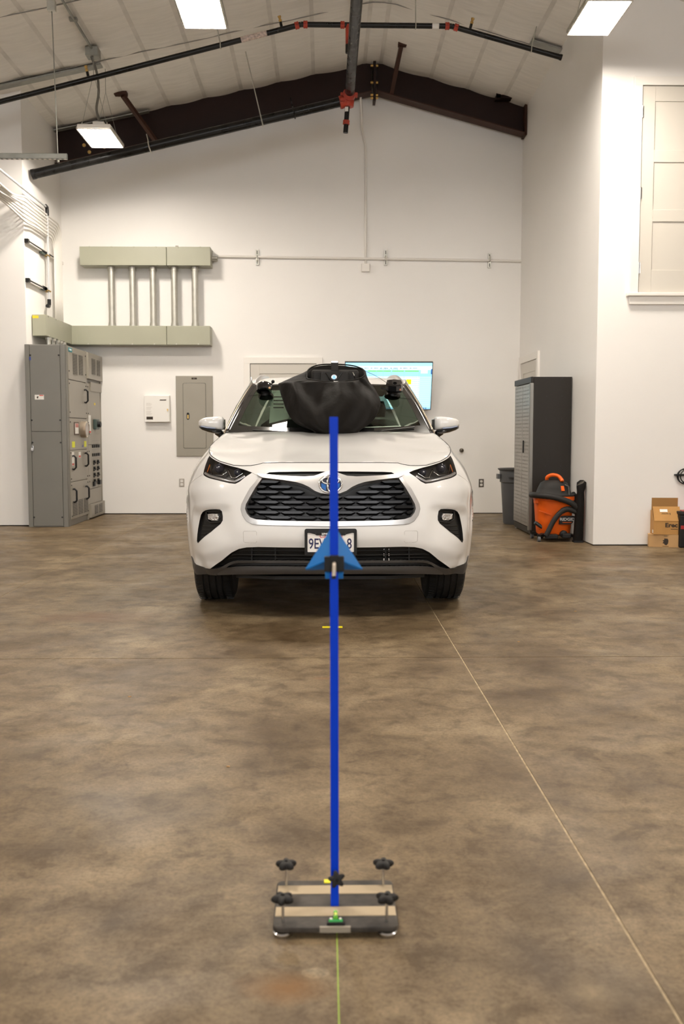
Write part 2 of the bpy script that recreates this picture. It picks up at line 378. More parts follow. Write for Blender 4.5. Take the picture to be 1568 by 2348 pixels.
# ------------------------------------------------------------ doors in the walls
def panel_door(name, ox, w, z0, z1, y, panels, hinges, parent_cas=True, stile=.125):
    d = sempty(name, (ox, y, z0)); L = MB(); H = z1 - z0
    L.box((0, -.004, 0), (w, .03, H))
    o = obj('leaf_back', L, M_DOOR, d)
    fr = MB(); fr.box((0, -.014, 0), (stile, -.004, H)); fr.box((w - stile, -.014, 0), (w, -.004, H))
    zs = [0] + [q for p in panels for q in p] + [H]
    for a, b in zip(zs[0::2], zs[1::2]): fr.box((stile, -.014, a), (w - stile, -.004, b))
    split('stile_frame', fr, M_DOOR, d, bevel=.002)
    for zz in hinges: obj('hinge', MB().cyl((-.004, -.02, zz - .055), (-.004, -.02, zz + .055), .011, 8).box((-.004, -.017, zz - .055), (.014, -.0145, zz + .055)), M_STEEL, d)
    return d
def casing(d, w, H, cw, y=-.03, sides='lrt', head=None):
    if 'l' in sides: obj('casing', MB().box((-cw - .006, y, -.0), (-.006, .005, H + .006)), M_TRIM, d, bevel=.003)
    if 'r' in sides: obj('casing', MB().box((w + .006, y, -.0), (w + cw + .006, .005, H + .006)), M_TRIM, d, bevel=.003)
    obj('casing', MB().box((-cw - .006, y, H + .006), (w + cw + .006, .005, H + cw + .006)), M_TRIM, d, bevel=.003)
    obj('door_gap', MB().box((-.006, -.002, -.0), (w + .006, .004, H + .006)), M_DARK, d)
d1 = panel_door('door_1', -1.04, .915, .02, 2.105, YB - .004, [(.18, .56), (.68, 1.06), (1.18, 1.52), (1.64, 1.95)], (1.85, 1.0, .25))
casing(d1, .915, 2.085, .085)
# upper loft hatch with a stool and apron, on the right return wall
d2 = panel_door('door_2', 3.135, .86, 2.545, 4.552, YRR - .004, [(.225, .70), (.815, 1.277), (1.392, 1.862)], (1.76, .975, .245))
casing(d2, .86, 2.007, .083)
obj('stool', MB().box((-.12, -.06, -.035), (1.0, .004, -.001)), M_TRIM, d2, bevel=.006)
obj('apron', MB().box((-.09, -.03, -.115), (.98, .004, -.035)), M_TRIM, d2, bevel=.004)
# door on the right wall behind the cabinet (faces -X)
d3 = sempty('door_3', (XR, 13.86, .02)); H = 2.07
obj('leaf_back', MB().box((-.004, -1.02, 0), (.02, 0, H)), M_DOOR, d3)
f3 = MB(); f3.box((-.014, -.12, 0), (-.004, 0, H)); f3.box((-.014, -1.02, 0), (-.004, -.90, H))
for a, b in ((0, .2), (.62, .74), (1.16, 1.28), (1.93, H)): f3.box((-.014, -.90, a), (-.004, -.12, b))
split('stile_frame', f3, M_DOOR, d3, bevel=.002)
obj('casing', MB().box((-.03, .006, 0), (.004, .11, H + .006)), M_TRIM, d3, bevel=.003)
obj('casing', MB().box((-.03, -1.12, 0), (.004, -1.026, H + .006)), M_TRIM, d3, bevel=.003)
obj('casing', MB().box((-.03, -1.12, H + .006), (.004, .11, H + .10)), M_TRIM, d3, bevel=.003)

# ------------------------------------------------------------ hanging lights
def make_light(label, loc):
    t = thing('high_bay_light', label, 'light', loc, 0, 'LED high bay lights')
    w, l, h = .37, .72, .055
    obj('housing', MB().box((-w / 2, -l / 2, .006), (w / 2, l / 2, h)), M_WHITEMETAL, t, bevel=.006)
    obj('lens', MB().box((-w / 2 + .012, -l / 2 + .012, -.004), (w / 2 - .012, l / 2 - .012, .006)), M_LENS, t)
    fins = MB()
    for i in range(19):
        y = -l / 2 + .03 + i * (l - .06) / 18
        for sx in (-1, 1): fins.lathe([(.009, -.006), (.012, .006), (.009, .03)], Matrix.Translation((sx * (w / 2 + .007), y, .004)), 6)
    obj('guard_clips', fins, M_GALV, t)['kind'] = 'stuff'
    obj('rim', MB().tube([(-w / 2, -l / 2, 0), (w / 2, -l / 2, 0), (w / 2, l / 2, 0), (-w / 2, l / 2, 0)], .007, 6, True), M_WHITEMETAL, t)
    obj('driver_box', MB().box((-.065, -.12, h), (.065, .12, h + .10)), M_WHITEMETAL, t, bevel=.006)
    zc = ceil_z(loc[0]) - loc[2] - .02
    for y in (-.31, .31):
        c = MB()
        for sx in (-1, 1): c.cyl((sx * .14, y, h), (0.0, y, min(zc - .2, .62)), .0025, 5)
        c.cyl((0.0, y, min(zc - .2, .62)), (.0, y, zc), .004, 5)
        split('hanging_cable', c, M_GALVD, t)
        hk = MB()
        for sx in (-1, 1): hk.cyl((sx * .14, y, h - .002), (sx * .14, y, h + .03), .008, 6)
        split('cable_hook', hk, M_GALV, t)
    pts = [(-.01, .0, h + .09), (-.03, .03, h + .3), (-.07, .2, .55), (.0, .5, .85), (-.05, .9, zc - .35 if zc > 1.2 else zc * .8), (-.07, 1.35, zc - .05)]
    return t, zc
L1, zc1 = make_light('small lit high bay light hanging low in front of the brown rafter', (-2.585, 11.86, 4.54))
L2, _ = make_light('lit high bay light cut by the picture top, left of the black sprinkler main', (-1.065, 8.92, 4.775))
L3, _ = make_light('lit high bay light hanging high beside the loft hatch door', (2.40, 9.0, 4.77))
for i, (x, y, z) in enumerate([(-1.07, 3.4, 4.78), (2.48, 3.6, 4.8), (-5.4, 3.4, 4.3), (5.6, 3.4, 4.1)]):  # unseen lamps added to light the room
    dup(L2, (x, y, z), 'added high bay light, unseen behind the camera or beyond the picture sides')
# conduit, junction box and flexible whip that feed the first light
cf = thing('ceiling_conduit', 'galvanized conduit on the ceiling ending in a junction box above the low light', 'conduit', (-2.6, 11.6, 5.40))
obj('conduit', MB().tube([(0.0, -6, .03), (0.0, -.05, .03)], .014, 8), M_GALVD, cf)
obj('junction_box', MB().box((-.07, -.07, -.05), (.07, .09, .05)), M_GALVD, cf, bevel=.004)
obj('strap', MB().box((-.05, -.85, .02), (.03, -.80, .05)), M_GALVD, cf)
whip = [(-.01, -.02, -.05), (.035, .04, -.22), (.03, .12, -.40), (-.01, .18, -.56), (.015, .24, -.70)]
def smoothpath(P, n=6):
    P = [Vector(p) for p in P]; out = []
    for i in range(len(P) - 1):
        p0 = P[max(i - 1, 0)]; p1 = P[i]; p2 = P[i + 1]; p3 = P[min(i + 2, len(P) - 1)]
        for k in range(n):
            t = k / n; out.append(.5 * ((2 * p1) + (p2 - p0) * t + (2 * p0 - 5 * p1 + 4 * p2 - p3) * t * t + (3 * p1 - p0 - 3 * p2 + p3) * t ** 3))
    out.append(P[-1]); return out
obj('flexible_whip', MB().tube(smoothpath(whip), .014, 8), mat('flex_grey', (.16, .15, .13), .4, .6), cf)

# ------------------------------------------------------------ sprinkler pipes
def coupling(p, d, r, w, m=M_RED):
    d = Vector(d).normalized(); p = Vector(p); q = d.to_track_quat('Z', 'Y').to_matrix().to_4x4(); q.translation = p
    mb = MB().lathe([(r * 1.02, -w / 2), (r * 1.22, -w / 2), (r * 1.28, -w * .3), (r * 1.2, 0), (r * 1.28, w * .3), (r * 1.22, w / 2), (r * 1.02, w / 2)], q, 18)
    for sx in (-1, 1):
        mm = q @ Matrix.Translation((sx * r * 1.45, 0, 0)); mb.obox(mm, r * .5, r * .55, w * .8)
        mb.lathe([(r * .14, -r * .5), (r * .14, r * .5)], mm @ Matrix.Rotation(R(90), 4, 'X'), 6)
    return mb
main = thing('sprinkler_main', 'thick black sprinkler main running toward the viewer under the ridge', 'pipe', (.31, 12.5, 5.30))
obj('pipe', MB().cyl((0, -20.4, 0), (0, 0.06, 0), .059, 20), M_PIPE, main, smooth=40)
obj('elbow_coupling', coupling((-.01, .06, -.03), (0, 1, 0), .062, .09).lathe([(.066, -.08), (.072, -.02), (.072, .05), (.05, .08)], Matrix.Translation((-.02, .1, -.08)), 16), M_RED, main, smooth=40)
obj('coupling', coupling((-.085, .1, -.1), (-1, 0, -.22), .062, .08), M_RED, main, smooth=40)
obj('drop_pipe', MB().cyl((-.025, .1, -.1), (-.052, .1, -.47), .030, 14), M_PIPE, main, smooth=40)
obj('coupling', coupling((-.043, .1, -.345), (-.06, 0, -1), .033, .05), M_RED, main, smooth=40)
obj('gauge_clip', MB().box((-.06, .06, -.22), (-.02, .09, -.17)), M_LABEL, main)
br = thing('cross_main', 'thick black pipe sloping down to the left in front of the rafter', 'pipe', (0, 12.6, 0))
a = Vector((.19, 0, 5.20)); b = Vector((-3.585, 0, 4.315)); dv = (b - a).normalized()
obj('pipe', MB().cyl(a, b, .059, 20), M_PIPE, br, smooth=40)
obj('end_cap', MB().cyl(b - dv * .03, b + dv * .012, .064, 20), M_PIPE, br, smooth=40)
for t in (.62, .255, .15):
    p = a + (b - a) * t; u = Vector((-dv.z, 0, dv.x)) * (1 if dv.x < 0 else 1); u = u if u.z > 0 else -u
    if t == .255: L = 5.76 - p.z + .05
    elif t == .62: L = .09
    else: L = .12
    hg = MB().tube([p + (u * math.cos(g) + Vector((0, 1, 0)) * math.sin(g)) * .068 for g in np.linspace(0, 2 * math.pi, 17)[:-1]], .008, 6, True)
    hg.cyl(p + u * .068, p + u * (.068 + L), .007, 6)
    obj('rod_hanger' if t == .255 else 'band', hg, M_GALV if t != .15 else M_PIPE, br)
bn = thing('branch_line', 'thin black sprinkler branch pipe crossing the room under the ceiling', 'pipe', (0, 11.5, 0))
ks = (11.5) / 11.0
def bz(x, z): return (x * ks, 0, 1.16 + (z - 1.16) * ks)
P0, P1, P2, P3, P4 = bz(-3.9, 4.557), bz(-.25, 5.487), bz(.26, 5.508), bz(1.36, 5.48), bz(2.546, 5.162)
obj('pipe', MB().cyl(P0, P1, .030, 14), M_PIPE, bn, smooth=40); obj('pipe', MB().cyl(P1, P3, .030, 14), M_PIPE, bn, smooth=40); obj('pipe', MB().cyl(P3, P4, .030, 14), M_PIPE, bn, smooth=40)
def lerp(p, q, t): return tuple(x + (y - x) * t for x, y in zip(p, q))
for p, d in ((lerp(P1, P0, .012), (1, 0, .25)), (lerp(P1, P3, .03), (1, 0, 0)), (lerp(P3, P1, .03), (1, 0, 0)), (lerp(P3, P4, .04), (1, 0, -.28)), (lerp(P1, P3, .275), (1, 0, 0))):
    obj('coupling', coupling(p, d, .032, .045), M_RED, bn, smooth=40)
q = lerp(P1, P3, .315); obj('tee', MB().cyl(q, (q[0], 0, q[2] - .22), .034, 12), M_RED, bn); obj('tee_cap', MB().cyl((q[0], -.02, q[2] - .22), (q[0], -.02, q[2] - .31), .036, 12), M_BLACK, bn)
for p in (lerp(P1, P0, .62), lerp(P1, P0, .055), lerp(P3, P4, .16)):
    u = Vector((-.22 if p[0] < .6 else .27, 0, 1)).normalized(); p = Vector(p)
    h = MB().cyl(p, p + u * .08, .016, 8); obj('head_outlet', h, M_PIPE, bn); obj('sprinkler_head', MB().lathe([(.014, 0), (.02, .02), (.012, .035), (.02, .06), (.02, .065)], (u.to_track_quat('Z', 'Y').to_matrix().to_4x4()).__class__(Matrix.Translation(p + u * .08) @ u.to_track_quat('Z', 'Y').to_matrix().to_4x4()), 8), M_BRASS, bn)
for p in (lerp(P1, P0, .235), lerp(P3, P1, .24), lerp(P3, P4, .72)):
    p = Vector(p); u = Vector((-.2 if p.x < .2 else (.24 if p.x > 1.6 else 0), .08, 1)).normalized()
    L = (ceil_z(p.x + u.x * .2) - p.z) + .02
    hg = MB().tube([p + (Vector((0, 0, 1)) * math.cos(g) + Vector((0, 1, 0)) * math.sin(g)) * .036 for g in np.linspace(0, 2 * math.pi, 13)[:-1]], .006, 5, True); hg.cyl(p + u * .036, p + u * L, .007, 6)
    obj('rod_hanger', hg, M_GALV, bn)
lb = lerp(P1, P0, .175); lb2 = lerp(P1, P0, .10)
obj('pipe_label', MB().cyl(lb, lb2, .0308, 14), mat('pale_pink_label', (.55, .45, .40), .6, var=.4, vscale=40), bn, smooth=40)
obj('pipe_label', MB().cyl(lerp(P3, P1, .13), lerp(P3, P1, .085), .0308, 14), M_LABEL, bn, smooth=40)
obj('end_cap', MB().cyl(lerp(P4, P3, .02), P4, .034, 14), M_PIPE, bn, smooth=40)

# trapeze strut on a threaded rod (top left)
st = thing('strut_trapeze', 'perforated grey strut channel hung from a threaded rod at left', 'strut', (-2.56, 10.2, 3.88))
ch = MB(); ch.box((-1.6, -.021, -.02), (0, .021, -.016)); ch.box((-1.6, -.021, -.02), (0, -.018, .033)); ch.box((-1.6, .018, -.02), (0, .021, .033)); ch.box((-1.6, -.021, .031), (0, .021, .034))
obj('channel', ch, M_GALVD, st)
sl = MB()
for i in range(32): sl.box((-1.58 + i * .05, -.0215, -.0215), (-1.58 + i * .05 + .025, .008, -.0195))
obj('slots', sl, M_LABEL, st)['kind'] = 'stuff'
obj('threaded_rod', MB().cyl((-.09, 0, -.05), (-.12, 0, 1.44), .0055, 8), M_GALVD, st)
obj('nut', MB().cyl((-.09, 0, -.045), (-.09, 0, -.02), .014, 6), M_GALV, st)
obj('beam_clamp', MB().box((-.16, -.03, 1.40), (-.08, .03, 1.50)).box((-.15, -.02, 1.498), (-.09, .02, 1.535)), M_GALV, st, bevel=.005)
# ------------------------------------------------------------ conduits in the left niche
for i in range(7):
    zt = 3.94 - .043 * i; yb = 13.80 - .057 * i; X = XL + .058
    xo = -.055 * i
    path = [(X + .10 + xo * .9, 10.1, 3.84 + .004 * i), (X + .07 + xo * .75, 11.0, 3.83), (X + .04 + xo * .35 * (1 if i > 2 else .5), 11.6, 3.845 - .013 * i), (X + .01, 12.15, zt - .004 * i), (X, 12.6, zt), (X, yb - .16, zt)]
    path = smoothpath(path, 5) + [Vector((X, yb - .16 + .16 * math.sin(R(g)), zt - .16 + .16 * math.cos(R(g)))) for g in (20, 40, 60, 75, 90)] + [Vector((X, yb, 3.0)), Vector((X, yb, 2.60))]
    base = Vector((X, yb, 2.6))
    t = obj('electrical_conduit', MB().tube([p - base for p in path], .0125, 8), M_WHITEMETAL, smooth=True, loc=base)
    tag(t, ['white conduit in the left niche, topmost of the bundle on the side wall', 'white conduit in the left niche, second from the top of the bundle', 'white conduit in the left niche, third from the top of the bundle', 'white conduit in the left niche, middle one of the bundle', 'white conduit in the left niche, third from the bottom of the bundle', 'white conduit in the left niche, second from the bottom of the bundle', 'white conduit in the left niche, lowest of the bundle, turning down first'][i], 'conduit', 'white conduits bending down in the left niche')
air = thing('air_line', 'thin grey air pipe with black elbows on stand-offs in the left niche', 'pipe', (XL + .06, 13.1, 2.8))
obj('pipe', MB().cyl((0, .04, 0), (0, .04, 1.22), .014, 10), mat('pale_grey_pipe', (.50, .51, .52), .35), air)
obj('pipe', MB().cyl((0, -2.6, 1.235), (0, .02, 1.235), .014, 10), mat('pale_grey_pipe', (.5, .51, .52), .35), air)
obj('elbow', MB().tube([(0, -.03, 1.24), (0, .03, 1.235), (0, .04, 1.20), (0, .04, 1.13)], .024, 10), M_BLACK, air, smooth=40)
obj('elbow', MB().tube([(0, .04, .07), (0, .04, 0), (0, .02, -.02), (0, -.05, -.025)], .024, 10), M_BLACK, air, smooth=40)
for z, w in ((.62, 1), (.17, .8)):
    obj('pipe_clip', MB().tube([(-.04, .0, z), (0, .0, z + .01), (.02, .05, z), (0, .075, z), (-.05, .06, z)], .008, 6), M_BRASS, air); obj('clip_block', MB().box((-.05, -.17, z + .0), (-.02, .04, z + .05)), mat('green_black', (.04, .06, .045), .4), air)
for n, (y0, y1, z, lab) in enumerate(((12.34, 13.98, 3.465, 'upper dark-edged strut rail on the niche side wall'), (12.34, 13.20, 2.995, 'lower short strut rail on the niche side wall'))):
    sr = thing('strut_rail', lab, 'strut', (XL + .02, (y0 + y1) / 2, z), 0, 'strut rails in the left niche')
    h = (y1 - y0) / 2
    obj('channel', MB().box((-.018, -h, -.02), (.02, h, .02)), M_WHITEMETAL, sr); obj('slot_face', MB().box((.0202, -h + .06, -.009), (.022, h * .55, .009)), M_DARK, sr); obj('end_cap', MB().box((-.02, -h - .02, -.024), (.026, -h + .04, .024)), M_BLACK, sr)

# ------------------------------------------------------------ wireways
ul = thing('wireway_trough', 'long grey-green wireway trough higher on the back wall', 'wireway', (-2.44, 13.94, 3.54))
obj('body', MB().box((-.885, -.14, -.125), (-.003 + .29, .125, .125)), M_WIREWAY, ul, bevel=.004); obj('body', MB().box((.293, -.14, -.125), (.885, .125, .125)), M_WIREWAY, ul, bevel=.004)
sc = MB()
for x in (-.75, -.45, -.15, .15, .45, .75):
    sc.cyl((x, -.15, -.118), (x, -.14, -.118), .010, 6); sc.cyl((x, -.15, .118), (x, -.14, .118), .010, 6)
obj('cover_screws', sc, M_WIREWAY, ul)['kind'] = 'stuff'
obj('knockout', MB().cyl((.43, -.12, .126), (.43, -.12, .142), .02, 8), M_GALV, ul)
obj('end_fitting', MB().cyl((.88, .06, .0), (.96, .06, .0), .035, 10), M_GALV, ul)
ll = thing('wireway_trough', 'L-shaped grey-green wireway trough above the switchgear with a yellow sticker', 'wireway', (-2.48, 13.94, 2.475))
obj('body', MB().box((-.97, -.14, -.128), (.315, .125, .128)), M_WIREWAY, ll, bevel=.004); obj('body', MB().box((.321, -.14, -.128), (.91, .125, .128)), M_WIREWAY, ll, bevel=.004)
obj('side_run', MB().box((-1.14, -1.41, -.128), (-.97, .125, .132)), M_WIREWAY, ll, bevel=.004)
obj('joint_flange', MB().box((-.972, -.146, -.12), (-.90, -.14, .12)), M_WIREWAY, ll)
sc = MB()
for x in (-.75, -.45, -.15, .15, .45, .75): sc.cyl((x, -.15, -.12), (x, -.14, -.12), .010, 6)
for y in (-1.3, -.95, -.6, -.3): sc.cyl((-.97, y, .12), (-.96, y, .12), .010, 6); sc.cyl((-.97, y, -.12), (-.96, y, -.12), .010, 6)
obj('cover_screws', sc, M_GALV, ll)['kind'] = 'stuff'
obj('warning_sticker', MB().box((-1.135, -1.412, .085), (-1.06, -1.41, .118)), mat('amber_sticker', (.75, .55, .02), .5), ll)
nip = MB()
for y in (-1.2, -1.0, -.8, -.65, -.5): nip.cyl((-1.0, y, -.262), (-1.0, y, -.12), .03, 10); nip.cyl((-1.0, y, -.16), (-1.0, y, -.13), .042, 10)
split('nipple', nip, M_GALV, ll)
for i, x in enumerate((-2.926, -2.637, -2.357, -2.067, -1.784)):
    mb = MB().cyl((0, 0, 0), (0, 0, .80), .0445, 18)
    o = thing('riser_conduit', ['first vertical conduit from the left between the two wireways', 'second vertical conduit from the left between the two wireways', 'middle vertical conduit between the two wireways', 'second vertical conduit from the right between the two wireways', 'rightmost vertical conduit between the two wireways'][i] + ', galvanized', 'conduit', (x, 13.92, 2.606), 0, 'galvanized risers between the wireways')
    obj('tube', mb, M_GALV, o, smooth=40)
    for z0 in (0.0, .755): obj('coupling', MB().lathe([(.054, z0), (.054, z0 + .02), (.050, z0 + .022), (.050, z0 + .05)], None, 16), M_GALV, o, smooth=40)

# ------------------------------------------------------------ switchgear
gear = thing('switchgear_cabinet', 'tall grey two-bay electrical switchgear standing in the left niche', 'switchgear', (-3.37, 13.11, 0))
gx0, gx1, gy0, gy1, gh = -.245, .24, -.945, .945, 2.21
obj('carcass', MB().box((gx0 + .005, gy0 + .012, .0), (gx1 - .012, gy1, gh)), M_GEAR, gear, bevel=.003)
# end face toward the camera
for x0, x1 in ((gx0, gx0 + .055), (gx1 - .06, gx1)): obj('corner_post', MB().box((x0, gy0 - .002, 0), (x1, gy0 + .02, gh)), M_GEAR, gear, bevel=.004)
obj('side_panel', MB().box((gx0 + .060, gy0, 1.165), (gx1 - .065, gy0 + .02, gh - .01)), M_GEAR, gear, bevel=.003)
obj('side_panel', MB().box((gx0 + .060, gy0, .012), (gx1 - .065, gy0 + .02, 1.158)), M_GEAR, gear, bevel=.003)
for x in (gx0 + .035, gx1 - .035):
    for z in (2.06, 1.165, .14): obj('slot_hole', MB().lathe([(.011, -.004), (.011, 0)], Matrix.Translation((x, gy0 - .001, z)) @ Matrix.Rotation(R(90), 4, 'X') @ Matrix.Diagonal((1, 1.6, 1, 1)), 10), M_DARK, gear)
for x, z in ((gx0 + .068, 2.08), (gx1 - .075, 2.08), (gx0 + .068, 1.30), (gx1 - .075, 1.30), (gx0 + .07, 1.03), (gx1 - .075, 1.03), (gx0 + .068, .12), (gx1 - .075, .12)):
    obj('captive_screw', MB().cyl((x, gy0 - .012, z), (x, gy0, z), .010, 8), M_DARK, gear)
obj('padlock', MB().box((gx0 + .055, gy0 - .02, .93), (gx0 + .085, gy0 - .004, .965)).tube([(gx0 + .06, gy0 - .012, .965), (gx0 + .062, gy0 - .012, .99), (gx0 + .078, gy0 - .012, .99), (gx0 + .08, gy0 - .012, .965)], .004, 6), M_STEEL, gear)
obj('lock_tag', MB().box((gx0 + .058, gy0 - .012, 2.02), (gx0 + .075, gy0 - .004, 2.06)), mat('blue_tag', (.03, .06, .3), .4), gear)
wl = obj('warning_label', MB().box((-.135, gy0 - .0015, 1.548), (-.025, gy0, 1.605)), M_LABEL, gear)
obj('label_header', MB().box((-.08, gy0 - .003, 1.592), (-.03, gy0 - .0014, 1.603)), M_REDLAB, wl)
obj('label_symbol', MB().add([(-.122, gy0 - .002, 1.592), (-.11, gy0 - .002, 1.575), (-.10, gy0 - .002, 1.59), (-.09, gy0 - .002, 1.588), (-.094, gy0 - .002, 1.565), (-.106, gy0 - .002, 1.56)], [(0, 1, 2, 3, 4, 5)]), M_INK, wl)
# front (faces +X), two bays
GX = gx1
def gp_(name, y0, y1, z0, z1, d=.010, m=M_GEARF, **k): return obj(name, MB().box((GX - .012, y0, z0), (GX + d, y1, z1)), m, gear, bevel=.003, **k)
gp_('corner_post', gy0, gy0 + .115, 0, gh, .0, M_GEAR)
A0, A1, B0, B1 = gy0 + .12, gy0 + .985, gy0 + 1.06, gy1 - .03
gp_('center_post', A1 + .004, B0 - .004, 0, gh, .004); gp_('end_post', B1, gy1, 0, gh, .0)
gp_('vent_panel', A0, A1, 1.80, gh - .01); gp_('upper_door', A0, A1, 1.335, 1.792); gp_('breaker_panel', A0, A1, .935, 1.327, .008); gp_('middle_door', A0, A1, .545, .928); gp_('lower_door', A0, A1, .17 - .09, .538)
gp_('vent_panel', B0, gy1 - .01, 1.855, gh - .01, .03); gp_('metering_door', B0, B1 - .06, .99, 1.80, .006); gp_('control_panel', B0, B1 - .06, .40, .985, .004); gp_('lower_door', B0, B1 - .06, .20, .395, .002); gp_('kick_panel', B0, gy1 - .01, .02, .195, .03)
gp_('hood', B0 + .16, B1 - .02, 1.70, 1.82, .02)
def vent(y0, y1, z0, z1, d):
    o = obj('vent', MB().box((GX + d - .001, y0, z0), (GX + d + .0015, y1, z1)), mat('vent_dark', (.06, .057, .05), .6), gear)
    m = MB(); n = int((z1 - z0) / .018)
    for i in range(n):
        z = z0 + (i + .2) * (z1 - z0) / n; m.box((GX + d, y0 + .004, z), (GX + d + .006, y1 - .004, z + .006))
    obj('louvres', m, M_GEARF, o)['kind'] = 'stuff'
vent(A0 + .20, A0 + .43, 1.87, 2.13, .010); vent(A0 + .50, A0 + .72, 1.88, 2.13, .010)
vent(B0 + .17, B0 + .40, 1.92, 2.13, .03); vent(B0 + .47, B0 + .68, 1.92, 2.13, .03)
vent(A0 + .05, A0 + .29, .11, .30, .010); vent(A0 + .34, A0 + .58, .11, .30, .010); vent(A0 + .63, A0 + .85, .11, .30, .010)
vent(B0 + .20, B0 + .40, .05, .17, .03); vent(B0 + .46, B0 + .66, .05, .17, .03)
def handle(y, z):
    obj('handle', MB().tube([(GX + .008, y, z - .08), (GX + .03, y, z - .085), (GX + .055, y, z - .06), (GX + .055, y, z + .06), (GX + .03, y, z + .085), (GX + .008, y, z + .08)], .012, 8), M_BLACK, gear, smooth=40)
for y, z in ((A1 - .10, 1.62), (A1 - .10, 1.19), (A0 + .08, .78), (A1 - .14, .80), (A0 + .08, .37), (A1 - .14, .37)): handle(y, z)
obj('nameplate', MB().box((GX + .010, A0 + .0, 2.135), (GX + .014, A0 + .17, 2.185)), mat('teal_plate', (.02, .25, .30), .4), gear)
text('nameplate_lettering', 'SIEMENS', .028, (GX + .0145, A0 + .085, 2.16), (R(90), 0, R(90)), M_WHITEINK, gear)
hd = MB().lathe([(.098, 0), (.105, .01), (.105, .075), (.096, .082), (.086, .078)], Matrix.Translation((GX + .0, A1 - .28, 1.19)) @ Matrix.Rotation(R(90), 4, 'Y'), 24)
mt = obj('breaker_window', hd, mat('window_ring', (.50, .42, .33), .3, .6), gear, smooth=40)
obj('window_glass', MB().lathe([(.0, .0785), (.085, .0785), (.085, .074), (0, .074)], Matrix.Translation((GX, A1 - .28, 1.19)) @ Matrix.Rotation(R(90), 4, 'Y'), 20, False), mat('window_grey', (.4, .35, .33), .15), mt)
pf = obj('label_frame', MB().box((GX + .008, A0 + .20, 1.12), (GX + .016, A0 + .42, 1.28)), mat('brown_frame', (.10, .065, .05), .5), gear)
obj('framed_label', MB().box((GX + .0161, A0 + .225, 1.135), (GX + .018, A0 + .395, 1.265)), M_LABEL, pf); obj('label_header', MB().box((GX + .018, A0 + .235, 1.215), (GX + .019, A0 + .385, 1.262)), mat('pink_red', (.55, .2, .18), .5), pf)
for y, w in ((A0 + .09, .14), (A1 - .16, .12)): obj('yellow_sticker', MB().box((GX + .008, y, .965), (GX + .0095, y + w, 1.04)), M_YELLOW, gear)
obj('blue_triangle', MB().add([(GX + .0092, A1 - .30, .965), (GX + .0092, A1 - .20, .965), (GX + .0092, A1 - .22, 1.0)], [(0, 1, 2)]), mat('blue_tag', (.03, .06, .3), .4), gear)
for y, z0, z1 in ((A0 + .06, .74, .91), (A0 + .40, .83, .905), (B0 + .05, 1.14, 1.38)):
    o = obj('paper_label', MB().box((GX + .006, y, z0), (GX + .0105, y + .11, z1)), M_LABEL, gear); obj('label_header', MB().box((GX + .0105, y + .01, z0 + .005), (GX + .0115, y + .10, z0 + .03)), M_REDLAB, o)
mw = obj('meter_switch', MB().box((GX + .006, B0 + .30, 1.19), (GX + .05, B0 + .50, 1.33)), mat('dark_teal', (.05, .075, .065), .4), gear, bevel=.01); obj('knob', MB().cyl((GX + .05, B0 + .4, 1.26), (GX + .09, B0 + .4, 1.26), .04, 12), M_BLACK, mw)
obj('yellow_sticker', MB().box((GX + .006, B0 + .38, 1.52), (GX + .008, B0 + .45, 1.55)), mat('amber_sticker', (.75, .55, .02), .5), gear)
cb = MB()
for z in (.965, .85): 
    obj('seam_line', MB().box((GX + .004, B0 + .2, z + .07), (GX + .0068, B0 + .64, z + .074)), M_GEAR, gear)
    for y in (.22, .33, .44, .55, .60): cb.box((GX + .004, B0 + y, z - .02), (GX + .018, B0 + y + .045, z + .02))
for r in range(4):
    for c in range(2):
        z = .76 - r * .085; y = B0 + .24 + c * .22
        cb.cyl((GX + .004, y + .05, z), (GX + .03, y + .05, z), .018, 8); cb.box((GX + .004, y + .03, z - .045), (GX + .02, y + .075, z - .02)); cb.cyl((GX + .004, y + .13, z - .02), (GX + .02, y + .13, z - .02), .012, 8)
cb.box((GX + .004, B0 + .22, .43), (GX + .03, B0 + .30, .49)); cb.box((GX + .004, B0 + .5, .44), (GX + .04, B0 + .6, .50))
obj('control_switches', cb, M_BLACK, gear)['kind'] = 'stuff'
gs = MB()
for y in (A0 + .01, A1 - .012, B0 + .012):
    for z in (2.14, 1.9, 1.75, 1.4, 1.28, .90, .58, .50, .12): gs.cyl((GX + .01, y, z), (GX + .016, y, z), .009, 6)
obj('door_screws', gs, M_DARK, gear)['kind'] = 'stuff'

# ------------------------------------------------------------ things on the back wall
pb = thing('panelboard', 'flush grey electrical panelboard door on the back wall beside the car', 'electrical panel', (-1.828, YB - .004, 1.378))
obj('cover', MB().box((-.257, -.016, -.561), (.257, .0, .561)), M_GEARF, pb, bevel=.004)
obj('door_gap', MB().prism(rrect(-.160, -.452, .163, .462, .02), XZ, -.0170, -.0155), mat('panel_gap_grey', (.10, .095, .08), .5), pb)  # darker outline around the door edge
dr = obj('door', MB().prism(rrect(-.154, -.446, .157, .456, .018), XZ, -.0205, -.015), M_GEARF, pb, bevel=.002)
obj('latch', MB().prism(rrect(-.109, -.05, -.071, .05, .018), XZ, -.024, -.02), M_BLACK, dr); obj('latch_key', MB().box((-.098, -.028, -.035), (-.082, -.0235, .018)), M_BRASS, dr)
npl = obj('nameplate', MB().box((-.035, -.0185, .512), (.04, -.0155, .536)), M_INK, pb); text('nameplate_lettering', 'LP1', .018, (0, -.0187, .524), FACE, mat('grey_ink', (.35, .33, .3), .6), npl)
cbx = thing('alarm_cabinet', 'small white locked metal box with black label on the back wall', 'electrical box', (-2.34, YB, 1.48))
